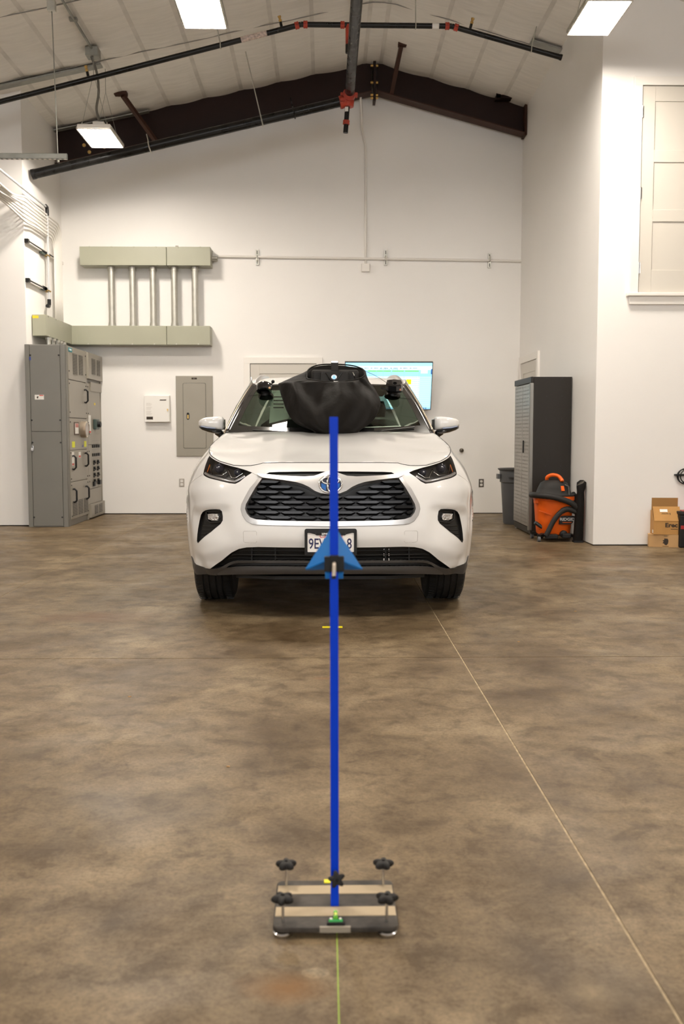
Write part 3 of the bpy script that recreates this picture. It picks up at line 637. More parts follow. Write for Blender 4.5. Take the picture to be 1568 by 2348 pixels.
obj('body', MB().box((-.174, -.075, -.186), (.174, 0, .186)), M_WHITEMETAL, cbx, bevel=.003); cd = obj('door', MB().box((-.176, -.083, -.183), (.168, -.076, .183)), M_LABEL, cbx, bevel=.003)
obj('lock', MB().cyl((.148, -.095, -.01), (.148, -.082, -.01), .010, 10).box((.143, -.098, -.035), (.153, -.094, -.01)), M_BRASS, cd)
obj('black_label', MB().box((-.148, -.0845, -.15), (-.058, -.083, -.11)), M_INK, cd)
obj('logo_stripe', MB().add([(.035, -.0842, .112), (.125, -.0842, .112), (.135, -.0842, .127), (.045, -.0842, .127)], [(0, 1, 2, 3)]), M_INK, cd)
tl = MB()
for i in range(16):
    if i in (4, 9): continue
    z = .075 - i * .011; tl.box((-.15, -.0839, z), (-.15 + .06 + .03 * ((i * 7) % 4) / 4, -.083, z + .004))
obj('printed_text', tl, mat('pale_ink', (.60, .57, .53), .6), cd)['kind'] = 'stuff'
def outlet(label, x, z, cols):
    t = thing('wall_outlet', label, 'outlet', (x, YB, z), 0, 'power outlets on the back wall')
    obj('plate', MB().box((-.036, -.007, -.058), (.036, 0, .058)), mat('steel_plate', (.42, .38, .33), .35, .7) if cols else mat('brown_plate', (.10, .085, .07), .4), t, bevel=.003)
    for zz in (-.024, .024):
        r = obj('receptacle', MB().prism(rrect(-.018, zz - .016, .018, zz + .016, .012), XZ, -.011, -.006), M_LABEL, t)
        split('slot', MB().box((-.008, -.0115, zz - .006), (-.005, -.0105, zz + .006)).box((.005, -.0115, zz - .006), (.008, -.0105, zz + .006)), M_DARK, r)
    return t
outlet('power outlet with steel plate on the back wall left of the car', -2.02, .445, True); outlet('power outlet with dark plate on the back wall right of the car', 2.214, .435, False)
kn = thing('round_knob', 'small round bronze knob on the back wall right of the car mirror', 'knob', (1.927, YB, .899))  # round knob on the wall, purpose unknown
obj('rose', MB().lathe([(.028, 0), (.028, .006), (.012, .01)], Matrix.Rotation(R(90), 4, 'X'), 20), mat('bronze', (.12, .10, .075), .3, .8), kn, smooth=40); obj('ball', MB().lathe([(.010, .008), (.012, .03), (.024, .035), (.029, .05), (.024, .064), (.0, .068)], Matrix.Rotation(R(90), 4, 'X'), 20), mat('bronze', (.12, .1, .075), .3, .8), kn, smooth=60)
hc = thing('wall_conduit', 'long horizontal white conduit across the back wall at mid height', 'conduit', (0, YB - .03, 3.55))
obj('tube', MB().cyl((-1.50, 0, .03), (2.73, 0, -.022), .0175, 12), M_WHITEMETAL, hc, smooth=40)
for x, z0, z1 in ((-.935, -.085, .12), (.846, -.085, .125), (2.292, -.115, .08)): obj('strut_strap', MB().box((x - .020, .002, z0), (x + .020, .03, z1)), M_GALV, hc); obj('clamp', MB().tube([(x, .02, .05), (x, -.022, .03), (x, -.024, -.02), (x, .02, -.04)], .010, 6), M_GALV, hc); split('slot', MB().box((x - .006, -.0005, z1 - .06), (x + .006, .003, z1 - .012)).box((x - .006, -.0005, z0 + .012), (x + .006, .003, z0 + .06)), M_DARK, hc)
vc = thing('wall_drop_conduit', 'vertical white conduit dropping from the ridge to a small box on the back wall', 'conduit', (.567, YB - .02, 3.43))
obj('tube', MB().tube(smoothpath([(-.11, -.12, 2.5), (-.08, -.13, 2.3), (-.064, -.1, 2.05), (-.055, -.02, 1.9), (-.015, 0, 1.70), (0, 0, 1.55), (0, 0, .8), (0, 0, .06)], 5), .0165, 10), M_WHITEMETAL, vc, smooth=True); obj('junction_box', MB().box((-.055, -.035, -.055), (.055, .02, .055)), M_WHITEMETAL, vc, bevel=.004)

# television with a spreadsheet on it, tilted down on its wall arm
tv = thing('television', 'wall television behind the car showing a spreadsheet', 'television', (.873, 13.80, 1.79)); tv.rotation_euler = (R(21), 0, R(.5))
w, h = .602, .345
obj('casing', MB().box((-w, -.012, -h), (w, .03, h)), M_GLOSSB, tv, bevel=.004)
obj('wall_arm', MB().box((-.15, .03, -.12), (.15, .06, .12)).bar((0, .05, .0), (0, .238, -.09), .06, .06), M_BLACK, tv)
e = lambda n, c, s=1.0: emit('screen_' + n, c, s)
sw, sh = w - .010, h - .012
scr = obj('screen', MB().box((-sw, -.0135, -sh), (sw, -.012, sh)), e('body', (.27, .56, .75)), tv)
def sq(name, x0, z0, x1, z1, m, y=-.0141): return obj(name, MB().box((x0 * sw, y, z0 * sh), (x1 * sw, -.0134, z1 * sh)), m, scr)
sq('title_bar', -1, .86, 1, 1, e('pale', (.32, .64, .80))); sq('ribbon', -1, .70, 1, .86, e('white', (.60, .82, .88)))
sq('sheet_rows', -1, -.92, .72, .42, e('white', (.60, .82, .88))); sq('margin', .72, -.92, 1, .42, e('paler', (.36, .66, .80)))
m = MB()
for i in range(14):
    z = .36 - i * .09; m.box((-sw, -.0142, z * sh), (.97 * sw, -.0139, (z + .035) * sh))
obj('row_bands', m, e('band', (.40, .66, .80)), scr)['kind'] = 'stuff'
m = MB()
for x in (-.62, -.45, -.29, -.13, .06, .355, .70): m.box((x * sw - .0015, -.0146, -.92 * sh), (x * sw + .0015, -.0143, .63 * sh))
for x in (-.44, -.41, -.38, .56, .60, .64): m.box((x * sw - .0008, -.0146, -.4 * sh), (x * sw + .0008, -.0143, .5 * sh))
obj('grid_lines', m, e('line', (.18, .38, .55)), scr)['kind'] = 'stuff'
for a, b in ((-.80, -.66), (-.485, -.29), (-.285, -.13), (-.125, .05), (.07, .35), (.37, .695)): sq('green_header', a, .63, b, .67, e('green', (.13, .55, .03)), -.0147)
for z0, z1, x1 in ((.08, .30, .53), (-.02, .08, .47), (-.13, -.02, .53), (-.22, -.13, .53)): sq('yellow_cell', .41, z0, x1, z1, e('yellow', (.66, .66, .01)), -.0148)
sq('side_note', .74, .55, .90, .70, e('white2', (.55, .72, .80)), -.0147); sq('task_bar', -1, -1, 1, -.925, e('bar', (.25, .50, .72)), -.0142); sq('scroll_bar', .975, .52, 1, .74, e('bar2', (.02, .10, .30)), -.0147)
text('screen_title', 'Pre and Post Scanning', .028, (0.0, -.0145, .735 * sh), FACE, e('ink', (.03, .08, .16)), scr)
ic = MB()
for i in range(9): ic.box(((.52 + i * .045) * sw, -.0146, -.985 * sh), ((.545 + i * .045) * sw, -.0143, -.935 * sh))
for i in range(22): ic.box(((-.95 + i * .075) * sw, -.0143, .76 * sh), ((-.95 + i * .075 + .03 + .02 * (i % 3)) * sw, -.0139, .785 * sh))
obj('icons', ic, e('ink', (.03, .08, .16)), scr)['kind'] = 'stuff'
# ------------------------------------------------------------ right side: bin, cabinet, vacuum, boxes
bn2 = thing('trash_can', 'round grey plastic trash can half hidden behind the dark cabinet', 'trash can', (2.47, 12.52, 0))
obj('tub', MB().lathe([(.205, 0), (.215, .02), (.248, .52), (.262, .53), (.266, .67), (.285, .685), (.29, .70), (.27, .70), (.25, .685), (.19, .05), (0, .05)], None, 40, False), M_GREYPL, bn2, smooth=35)
obj('handle', MB().bar((-.20, -.20, .62), (-.12, -.26, .62), .03, .05), M_GREYPL, bn2); obj('handle', MB().bar((-.285, -.06, .60), (-.285, .06, .60), .03, .06), M_GREYPL, bn2)
obj('yellow_label', MB().add([(.262 * math.cos(R(a)) * 1.03, .262 * math.sin(R(a)) * 1.03, z) for z in (.56, .655) for a in (-116, -108, -100)], [(0, 1, 4, 3), (1, 2, 5, 4)]), mat('amber_sticker', (.75, .55, .02), .5), bn2)
cab = thing('storage_cabinet', 'tall charcoal steel storage cabinet with grey treadplate doors', 'cabinet', (2.50, 11.53, 0))
cx0, cx1, cy0, cy1, chh = -.215, .225, -.505, .46, 1.765
obj('carcass', MB().box((cx0 + .02, cy0, .075), (cx1, cy1, chh)), M_CAB, cab, bevel=.004)
obj('top_rail', MB().box((cx0 - .012, cy0 - .002, chh - .065), (cx0 + .02, cy1, chh + .002)), M_CAB, cab, bevel=.006); obj('plinth', MB().box((cx0 + .005, cy0 + .005, .02), (cx0 + .03, cy1, .085)).box((cx0 + .02, cy0, .012), (cx1, cy0 + .02, .08)), M_CAB, cab)
M_TREAD = mat('treadplate', (.30, .285, .26), .30, .6, bump=.2, bscale=60, aniso=(1, 1, 1.6))
def tread(y0, y1):
    o = obj('door', MB().box((cx0 - .006, y0, .095), (cx0 + .018, y1, chh - .072)), M_TREAD, cab, bevel=.004)
    m = MB(); k = 0
    for iz in range(38):
        for iy in range(9):
            y = y0 + .03 + iy * (y1 - y0 - .06) / 8; z = .13 + iz * .0415; s = 1 if (iz + iy) % 2 else -1
            m.bar((cx0 - .0060, y - .012, z - .008 * s), (cx0 - .0060, y + .012, z + .008 * s), .0015, .003, up=(1, 0, 0))
    obj('tread_pattern', m, M_TREAD, o)['kind'] = 'stuff'
    return o
ym = (cy0 + cy1) / 2
dA = tread(cy0 + .075, ym - .003); dB = tread(ym + .003, cy1 - .02)
obj('handle', MB().box((cx0 - .016, ym - .10, .92), (cx0 - .005, ym - .07, 1.06)), M_BLACK, dA); obj('edge_strip', MB().box((cx0 - .02, cy0 - .002, .06), (cx0 + .022, cy0 + .055, chh - .066)), mat('strip_grey', (.22, .21, .19), .35, .6), cab, bevel=.008)
for x in (cx0 + .03, cx1 - .03):
    for y in (cy0 + .03, cy1 - .03): obj('foot', MB().lathe([(.022, 0), (.022, .01), (.008, .013), (.008, .08)], Matrix.Translation((x, y, 0)), 12), M_STEEL, cab)
rv = MB()
for x in (-.05, .12):
    for z in (1.75, 1.55, 1.3, 1.05, .78, .5): rv.cyl((x, cy0 - .003, z), (x, cy0, z), .005, 6)
obj('rivets', rv, M_DARK, cab)['kind'] = 'stuff'

vac = thing('shop_vacuum', 'orange shop vacuum with black hose coiled around its lid', 'vacuum cleaner', (2.45, 10.62, 0))
def srect(rx, ry, z, n=40, p=3.2, cx=0, cy=0):
    out = []
    for k in range(n):
        a = 2 * math.pi * k / n; c, s_ = math.cos(a), math.sin(a); out.append((cx + rx * math.copysign(abs(c) ** (2 / p), c), cy + ry * math.copysign(abs(s_) ** (2 / p), s_), z))
    return out
obj('tank', MB().grid([srect(.165, .145, .07), srect(.172, .152, .08), srect(.185, .165, .22), srect(.198, .175, .40), srect(.205, .18, .43), srect(.212, .186, .435), srect(.212, .186, .475), srect(.19, .165, .475)], True), M_ORANGE, vac, smooth=40)
split('tank_rib', MB().bar((-.19, -.165, .33), (-.06, -.176, .285), .012, .012).bar((.06, -.172, .25), (.18, -.165, .23), .012, .012), M_ORANGE, vac)
hd = obj('motor_head', MB().grid([srect(.205, .18, .47), srect(.208, .182, .49), srect(.18, .155, .51), srect(.165, .145, .56, p=2.6), srect(.14, .125, .615, p=2.4), srect(.09, .085, .645, p=2.2), srect(.03, .03, .652, p=2), srect(.001, .001, .653)], True), M_BLACKM, vac, smooth=45)
for s in (-1, 1): obj('latch', MB().box((s * .20 - .02, -.11, .40), (s * .20 + .02, -.02, .50)), M_ORANGE if s < 0 else M_BLACK, vac, bevel=.006)
obj('carry_handle', MB().tube(smoothpath([(-.07, .0, .635), (-.075, -.02, .675), (-.03, -.04, .70), (.03, -.06, .69), (.06, -.09, .655), (.065, -.105, .635)], 5), [.020] * 26, 10), M_ORANGE, hd, smooth=True)
obj('switch_strip', MB().bar((.06, -.125, .585), (.065, -.15, .535), .035, .012), M_ORANGE, hd)
obj('front_bezel', MB().tube([(.01, -.165, .49), (.13, -.155, .49), (.13, -.125, .58), (.09, -.12, .60)], .008, 6), mat('worn_grey', (.10, .09, .08), .6), hd)
hose = smoothpath([(.19, -.05, .50), (.225, -.02, .46), (.20, .10, .45), (.0, .20, .47), (-.20, .10, .48), (-.235, -.07, .49), (-.20, -.18, .49), (-.05, -.235, .475), (.12, -.25, .42), (.205, -.24, .35), (.19, -.235, .325), (.10, -.235, .35), (.02, -.24, .315), (-.055, -.245, .22), (-.105, -.25, .12), (-.13, -.25, .07)], 8)
rr = [.030 + .0022 * (i % 2) for i in range(len(hose))]
for i in range(len(rr) - 26, len(rr)): rr[i] = .027
obj('hose', MB().tube(hose, rr, 12), M_BLACKM, vac, smooth=True)
lp = obj('logo_plate', MB().add([(.02, -.195, .185), (.145, -.19, .185), (.165, -.19, .20), (.185, -.188, .27), (.17, -.19, .275), (.045, -.196, .275), (.03, -.197, .265)], [(0, 1, 2, 3, 4, 5, 6)]).add([(.02, -.165, .185), (.145, -.165, .185), (.165, -.165, .2), (.185, -.165, .27), (.17, -.165, .275), (.045, -.165, .275), (.03, -.165, .265)], [(6, 5, 4, 3, 2, 1, 0)]), M_BLACK, vac)
text('logo_lettering', 'RIDGID', .042, (.105, -.1975, .238), (R(90), 0, R(2)), mat('silver_ink', (.55, .55, .55), .5), lp, bold=.001, sx=1.15)
obj('logo_underline', MB().box((.055, -.1975, .203), (.15, -.195, .209)), M_ORANGE, lp)
for x, y in ((-.19, -.19), (.19, -.19), (-.19, .16), (.19, .16)):
    c = obj('caster_arm', MB().bar((x * .6, y * .6, .075), (x, y, .06), .05, .03), M_BLACK, vac); obj('caster_wheel', MB().cyl((x - .014, y, .028), (x + .014, y, .028), .028, 14), M_GREYPL, c)
split('accessory_tray', MB().box((-.13, -.25, .035), (.0, -.17, .085)).box((.05, -.22, .04), (.145, -.16, .09)), M_BLACK, vac, bevel=.01)
obj('drain_plug', MB().lathe([(.04, 0), (.04, .03), (.03, .036), (0, .036)], Matrix.Translation((.075, -.15, .08)) @ Matrix.Rotation(R(90), 4, 'X'), 18, False), M_BLACK, vac, smooth=40)
fn = thing('floor_nozzle', 'black vacuum floor nozzle leaning beside the orange vacuum and cabinet', 'nozzle', (2.20, 10.55, 0))
obj('head', MB().bar((.03, -.04, .20), (.16, -.02, .11), .05, .035), M_BLACK, fn, bevel=.006); obj('neck', MB().tube([(.10, -.01, .13), (.13, .0, .06), (.10, .0, .03)], .022, 10), M_BLACK, fn)
obj('slot', MB().bar((.04, -.066, .197), (.15, -.046, .122), .004, .016), M_GREYPL, fn)
tb = thing('folded_stand_bag', 'tall narrow black bag leaning on the wall right of the vacuum', 'bag', (2.66, 10.38, 0))
obj('bag_body', MB().grid([srect(.045, .04, .0, 20, 2.6), srect(.05, .045, .05, 20, 2.6, .0), srect(.042, .045, .45, 20, 2.6, .015), srect(.036, .04, .53, 20, 2.6, .018), srect(.045, .045, .58, 20, 2.6, .022), srect(.05, .03, .63, 20, 2.4, .03, .01), srect(.02, .015, .655, 20, 2.2, .035, .02)], True).add([], []), M_CLOTH, tb, smooth=50)
obj('open_flap', MB().add([(-.035, -.05, .60), (.03, -.052, .625), (.05, -.05, .655), (.0, -.055, .64)], [(0, 1, 2, 3)]).add([(-.035, -.047, .60), (.03, -.049, .625), (.05, -.047, .655), (.0, -.052, .64)], [(3, 2, 1, 0)]), mat('flap_lining', (.10, .09, .07), .6), tb); obj('bag_base', MB().box((-.05, -.045, 0), (.05, .045, .02)), M_BLACK, tb)

def tilt(o, a): o.rotation_euler = (0, 0, R(a)); return o
lo = tilt(thing('cardboard_box', 'closed cardboard box with a bird print under the open box at right', 'box', (3.44, 9.985, 0)), -14)
obj('carton', MB().box((-.16, -.075, 0), (.16, .075, .128)), M_CARD2, lo, bevel=.002)
obj('tape', MB().box((-.1605, -.02, .0), (-.04, .02, .1285)), mat('tape_tan', (.55, .36, .18), .3), lo)
pr = MB(); pr.add([(0.005 + .030 * r * math.cos(R(a)), -.0757, .058 + .034 * r * math.sin(R(a))) for a, r in ((0, .9), (30, 1.0), (60, 1.05), (85, .85), (110, 1.05), (140, .7), (165, 1.1), (185, .6), (205, 1.15), (230, .8), (255, 1.0), (285, 1.15), (320, 1.0))], [tuple(range(13))])
pr.box((-.03, -.0757, .118), (.035, -.0752, .120)); pr.box((-.025, -.0757, .009), (.035, -.0752, .013)); obj('bird_print', pr, M_INK, lo)
text('print_lettering', 'Addie', .016, (.005, -.0757, .112), FACE, M_INK, lo, shear=.3)
up = tilt(thing('cardboard_box', 'open cardboard box with raised flaps and large black lettering', 'box', (3.45, 9.985, .130)), -6)
M_CARDIN = mat('cardboard_inner', (.33, .17, .05), .8)
obj('front_panel', MB().box((-.135, -.085, 0), (.135, -.081, .135)), M_CARD, up); obj('back_panel', MB().box((-.135, .065, 0), (.135, .069, .235)), M_CARD, up); obj('bottom_panel', MB().box((-.135, -.081, 0), (.135, .065, .004)), M_CARDIN, up)
obj('side_panel', MB().prism([(-.085, 0), (.069, 0), (.069, .235), (.01, .24), (-.085, .135)], YZ, -.139, -.135), M_CARD, up); obj('side_panel', MB().prism([(-.085, 0), (.069, 0), (.069, .235), (.01, .24), (-.085, .135)], YZ, .135, .139), M_CARD, up)
fl = obj('sloping_flap', MB().bar((0, -.086, .136), (0, .01, .275), .265, .004), M_CARD, up); obj('back_flap', MB().box((-.13, .069, .235), (.13, .073, .36)), M_CARDIN, up)
obj('white_sticker', MB().obox(Matrix.Translation((-.03, -.022, .236)) @ Matrix.Rotation(R(55.4), 4, 'X'), .075, .032, .002), M_LABEL, fl)
t_ = text('flap_lettering', 'Erector', .03, (-.01, -.0415, .2055), (R(55.4), 0, R(180)), M_INK, fl); t_.rotation_euler = (R(55.4), 0, 0); t_.rotation_euler.rotate_axis('Z', math.pi)
text('carton_lettering', 'Erec', .060, (.035, -.0862, .093), FACE, M_INK, up, bold=.002, sx=1.15, align='CENTER'); obj('small_print', MB().box((.03, -.0858, .052), (.10, -.085, .057)), M_INK, up)
obj('shipping_label', MB().box((-.1400, -.072, .012), (-.1388, -.03, .045)), M_LABEL, up)
tc = thing('tool_case', 'black hard case with a red stripe at the right picture edge', 'case', (3.70, 9.95, 0))
obj('body', MB().box((-.155, -.10, 0), (.2, .10, .33)), M_BLACK, tc, bevel=.015); obj('lid', MB().box((-.157, -.102, .33), (.2, .102, .365)), M_BLACKM, tc, bevel=.01); obj('stripe', MB().box((-.145, -.104, .19), (.15, -.1, .225)), mat('dark_red', (.35, .012, .012), .4), tc); obj('stripe', MB().box((-.12, -.09, .365), (.15, .09, .37)), mat('dark_red', (.35, .012, .012), .4), tc)
co = thing('cable_coil', 'black cable coil hanging on a wall hook at the right edge', 'cable', (3.635, YRR, .72))
for i, (r, dx) in enumerate(((.062, 0), (.070, .012), (.058, .02))): obj('loop', MB().tube([(dx + r * math.cos(g), -.03 - .012 * i, -.01 + r * 1.1 * math.sin(g)) for g in np.linspace(0, 2 * math.pi, 33)[:-1]], .006, 6, True), M_BLACK, co)
obj('hook', MB().box((-.085, -.05, -.005), (.02, -.0, .012)).cyl((-.06, -.05, .0), (-.06, -.05, .018), .006, 6), M_BLACK, co)

# ------------------------------------------------------------ calibration stand in front
sd = thing('target_stand', 'blue square pole on a black levelling base plate with star knobs', 'stand', (.0232, 2.328, 0))
z0, z1 = .011, .024
pl = obj('base_plate', MB().prism(rrect(-.1458, -.123, .1458, .120, .018), XY, z0, z1), mat('dusty_black_plate', (.050, .042, .034), .55, var=.75, vscale=18, spec=.3), sd, bevel=.003)
M_GRIP = mat('tan_grip_tape', (.50, .40, .27), .8, bump=.3, bscale=500, spec=.2)
for y in (-.047, .0655): obj('grip_strip', MB().box((-.142, y - .0225, z1 - .001), (.143, y + .0225, z1 + .0012)), M_GRIP, sd)
obj('foil_tape', MB().box((-.037, -.1245, z0 + .001), (.034, -.117, z1 + .0008)), mat('silver_tape', (.36, .32, .26), .45, .3), sd)
obj('yellow_marker', MB().box((-.027, .102, z1 - .0), (-.010, .120, z1 + .002)), M_YTAPE, sd)
def knob_mesh(R0=.0275, h=.017):
    rings = []
    for z, s in ((-h / 2, .70), (-h / 2 + .003, .90), (-.002, 1.0), (.002, 1.0), (h / 2 - .003, .92), (h / 2, .74)):
        rings.append([((R0 * (.79 + .21 * math.cos(5 * a)) * s) * math.cos(a), (R0 * (.79 + .21 * math.cos(5 * a)) * s) * math.sin(a), z) for a in np.linspace(0, 2 * math.pi, 61)[:-1]])
    m = MB().grid(rings, True); n = 60; m.f.append(tuple(range(n))[::-1])
    a_ = [(p[0] * .28, p[1] * .28, h / 2 + .0005) for p in rings[-1]]; m.grid([rings[-1], a_, [(x, y, z - .006) for x, y, z in a_]], True); m.add([(p[0], p[1], p[2] - .006) for p in a_], [tuple(range(n))]); return m
for x, y, zk in ((-.1218, .0885, .0795), (.1213, .0885, .0795), (-.1223, -.0985, .0815), (.1187, -.0995, .0815)):
    s_ = obj('levelling_screw', MB().cyl((x, y, .008), (x, y, zk - .004), .0034, 10), M_STEEL, sd)
    k = knob_mesh(); r_ = Matrix.Translation((x, y, zk)) @ Matrix.Rotation(random.uniform(0, 1.2), 4, 'Z'); obj('star_knob', MB().add([r_ @ Vector(p) for p in k.v], k.f), M_BLACKM, s_, smooth=50, weld=True)
    obj('foot_disc', MB().lathe([(.0215, 0), (.0228, .002), (.0228, .008), (.020, .0105), (0, .0105)], Matrix.Translation((x, y + (-.009 if y < 0 else 0), 0)), 28, False), M_STEEL, s_, smooth=40)
pole = obj('pole', MB().box((-.0098, -.0098, z1), (.0098, .0098, 1.194)), M_BLUE, sd, bevel=.0015); pole.location = (-.0012, -.012, 0)
pole.rotation_euler = (0, R(-.08), 0)
k = knob_mesh(.021, .012); r_ = Matrix.Translation((.003, -.043, .101)) @ Matrix.Rotation(R(80), 4, 'X') @ Matrix.Rotation(.5, 4, 'Z'); obj('clamp_knob', MB().add([r_ @ Vector(p) for p in k.v], k.f).cyl((.0, -.036, .101), (.0, -.02, .101), .006, 8), M_BLACKM, sd, smooth=50)
lv = obj('spirit_level', MB().prism([(-.0205, -.1165), (.0205, -.1165), (.0205, -.105), (.004, -.076), (-.004, -.076), (-.0205, -.105)], XY, z1 - .0003, z1 + .008), M_BLACK, sd, bevel=.001)
M_VIAL = mat('green_vial', (.18, .50, .05), .15, coat=.6); obj('vial', MB().tube([(0, -.076, z1 + .013), (0, -.104, z1 + .013)], .0055, 12), M_VIAL, lv, smooth=40); obj('vial', MB().tube([(-.016, -.1105, z1 + .009), (.016, -.1105, z1 + .009)], .004, 12), mat('green_vial2', (.04, .34, .08), .15, coat=.6), lv, smooth=40)
obj('bubble', MB().cyl((0, -.090, z1 + .0142), (0, -.098, z1 + .0142), .0048, 8), mat('vial_yellow', (.6, .65, .08), .2), lv); split('vial_end', MB().box((.008, -.109, z1 + .004), (.0135, -.102, z1 + .0125)).box((-.0135, -.109, z1 + .004), (-.008, -.102, z1 + .0125)), M_LABEL, lv)
# corner reflector: three plates meeting at an apex that points at the viewer
rf = thing('corner_reflector', 'light blue metal corner reflector clamped to the blue pole', 'reflector', (.021, 2.3445, .8616)); RK = 1.027
T, BL, BR, AP = Vector((-.001, .012, .075)) * RK, Vector((-.0645, .012, -.027)) * RK, Vector((.0645, .012, -.027)) * RK, Vector((0, -.027, .004)) * RK
def plate3(a, b, c, th=.0022):
    n = (b - a).cross(c - a).normalized() * th; return MB().add([a + n, b + n, c + n, a - n, b - n, c - n], [(0, 1, 2), (5, 4, 3), (0, 3, 4, 1), (1, 4, 5, 2), (2, 5, 3, 0)])
obj('left_plate', plate3(T, BL, AP), M_SKY, rf); obj('right_plate', plate3(T, BR, AP), M_SKY, rf); obj('bottom_plate', plate3(BL, BR, AP), M_SKY, rf)
obj('edge', MB().tube([BL, AP], .0028, 8), M_SKY, rf); obj('edge', MB().tube([BR, AP], .0028, 8), M_SKY, rf); obj('edge', MB().tube([T, AP + Vector((0, .01, .02))], .0025, 8), M_SKY, rf)
obj('mount_block', MB().box((-.021, -.034, -.045), (.0215, .0, -.026)), M_SKY, rf, bevel=.002)
cl_ = obj('clamp', MB().box((-.023, -.050, -.026), (.023, -.032, .009)).box((-.0105, -.054, -.022), (.0105, -.034, .012)), M_BLACK, rf, bevel=.0015)
obj('lever', MB().tube([(0, -.05, -.004), (0, -.062, -.010), (-.001, -.066, -.034)], [.0042, .0045, .0050], 12), mat('worn_lever', (.45, .38, .30), .4, .5), cl_, smooth=40)
obj('lever_tip', MB().cyl((-.001, -.066, -.033), (-.001, -.0665, -.040), .0052, 12), M_BLACK, cl_)
# green chalk line and tape marks on the floor
tag(obj('floor_string', MB().box((-.0011, -2.2, .0), (.0011, 0.12, .0016)), mat('green_string', (.34, .50, .06), .6), loc=(.026, 2.14, 0)), 'green string line on the floor running out from the base plate', 'string')
tag(obj('tape_mark', MB().box((-.060, -.024, 0), (.060, .024, .0008)), M_YTAPE, loc=(.0425, 5.857, 0)), 'yellow tape mark on the floor before the front bumper', 'tape')
random.seed(3)
for i, (x, y, s, lab) in enumerate(((-.338, 3.383, .009, 'pale chip on the concrete floor, left of the blue pole'), (-.859, 4.306, .008, 'tiny pale chip on the floor in front of the left car wheel'), (1.62, 6.35, .009, 'pale wood shaving on the floor right of the car'), (1.07, 5.42, .008, 'small rusty chip on the floor beside the crossing of the floor joints'))):
    pts = [(s * (.6 + .5 * random.random()) * math.cos(a), s * .55 * (.6 + .5 * random.random()) * math.sin(a)) for a in np.linspace(0, 2 * math.pi, 8)[:-1]]
    tag(obj('floor_chip', MB().prism(pts, XY, 0.0, .003), mat('wood_chip', (.45, .27, .12), .8), loc=(x, y, 0)), lab, 'debris')
# ------------------------------------------------------------ the white car
car = thing('car', 'white mid-size SUV parked facing the viewer with headlights off', 'car', (0.033, 5.95, 0))
def pchip(xs, ys):
    xs = np.array(xs, float); ys = np.array(ys, float); h = np.diff(xs); d = np.diff(ys) / h
    m = np.zeros_like(ys); m[0] = d[0]; m[-1] = d[-1]
    for i in range(1, len(xs) - 1):
        if d[i - 1] * d[i] > 0:
            w1 = 2 * h[i] + h[i - 1]; w2 = h[i] + 2 * h[i - 1]; m[i] = (w1 + w2) / (w1 / d[i - 1] + w2 / d[i])
    def f(x):
        x = np.clip(np.asarray(x, float), xs[0], xs[-1]); i = np.clip(np.searchsorted(xs, x) - 1, 0, len(xs) - 2); t = (x - xs[i]) / h[i]
        return ys[i] * (1 + 2 * t) * (1 - t) ** 2 + m[i] * h[i] * t * (1 - t) ** 2 + ys[i + 1] * t * t * (3 - 2 * t) + m[i + 1] * h[i] * t * t * (t - 1)
    return f
_pl = np.array([(0, 0), (.15, .003), (.3, .012), (.45, .034), (.55, .062), (.65, .105), (.74, .165), (.81, .235), (.865, .33), (.905, .45), (.935, .60), (.953, .78), (.962, 1.0), (.965, 1.3), (.965, 1.7), (.962, 2.4), (.955, 3.2), (.945, 4.0), (.925, 4.4), (.88, 4.7), (.78, 4.86), (.6, 4.92), (.3, 4.95), (0, 4.955)])
_S = np.concatenate([[0], np.cumsum(np.hypot(*np.diff(_pl, axis=0).T))]); SEND = float(_S[-1])
_fx = pchip(_S, _pl[:, 0]); _fy = pchip(_S, _pl[:, 1])
_prof = pchip([.1, .20, .26, .32, .42, .55, .65, .75, .85, .93, 1.0, 1.06, 1.12, 1.2], [.2, .10, .05, .015, 0, 0, .01, .03, .06, .10, .16, .25, .4, .6])
_tuck = pchip([.1, .2, .3, .45, .6, .75, .82, .9, .96, 1.03, 1.1, 1.16, 1.22], [.10, .06, .03, .008, 0, 0, .01, .035, .07, .125, .18, .24, .30])
def smst(a, b, x): t = np.clip((np.asarray(x, float) - a) / (b - a), 0, 1); return t * t * (3 - 2 * t)
S_AT = lambda y: float(np.interp(y, _pl[:16, 1], _S[:16]))
def P0_(s, z):
    s = np.asarray(s, float); z = np.asarray(z, float); x = _fx(s); y = _fy(s); e = .01
    tx = _fx(s + e) - _fx(s - e); ty = _fy(s + e) - _fy(s - e); wf = tx * tx / (tx * tx + ty * ty + 1e-12)
    rear = s > SEND / 2
    pr = np.where(rear, -_prof(z) * .35, _prof(z)); tk = _tuck(z) * (1 - .55 * smst(1.35, 2.1, y))
    return x - tk * (1 - wf), y + pr * wf ** .7, z
def sculpt(s, z):
    zc = np.interp(s, [0, .42, .85, 3], [.515, .515, .40, .40]); fr = 1 - smst(.92, 1.02, s)
    d = -.32 * np.clip(zc - z, 0, .14) * fr
    zl = np.interp(s, [.5, .62, .83, 1.0], [.70, .712, .692, .66])
    d = d - .020 * smst(-.012, .026, zl - z) * smst(.58, .69, s) * (1 - smst(.93, 1.02, s)) * smst(.46, .62, z)
    d = d + .010 * np.exp(-((z - .80) / .05) ** 2) * smst(.55, .75, s) * (1 - smst(1.1, 1.4, s))
    # flared wheel arches
    for yc, r in ((.95, .42), (3.80, .42)):
        dist = np.hypot(s - (yc + ARCO), z - .38); d = d + .012 * np.exp(-((dist - .45) / .05) ** 2) * (s > .95)
    d = d + np.where((s < 1.1), .010 * smst(.36, .31, z), 0)
    return d
ARCO = S_AT(.95) - .95
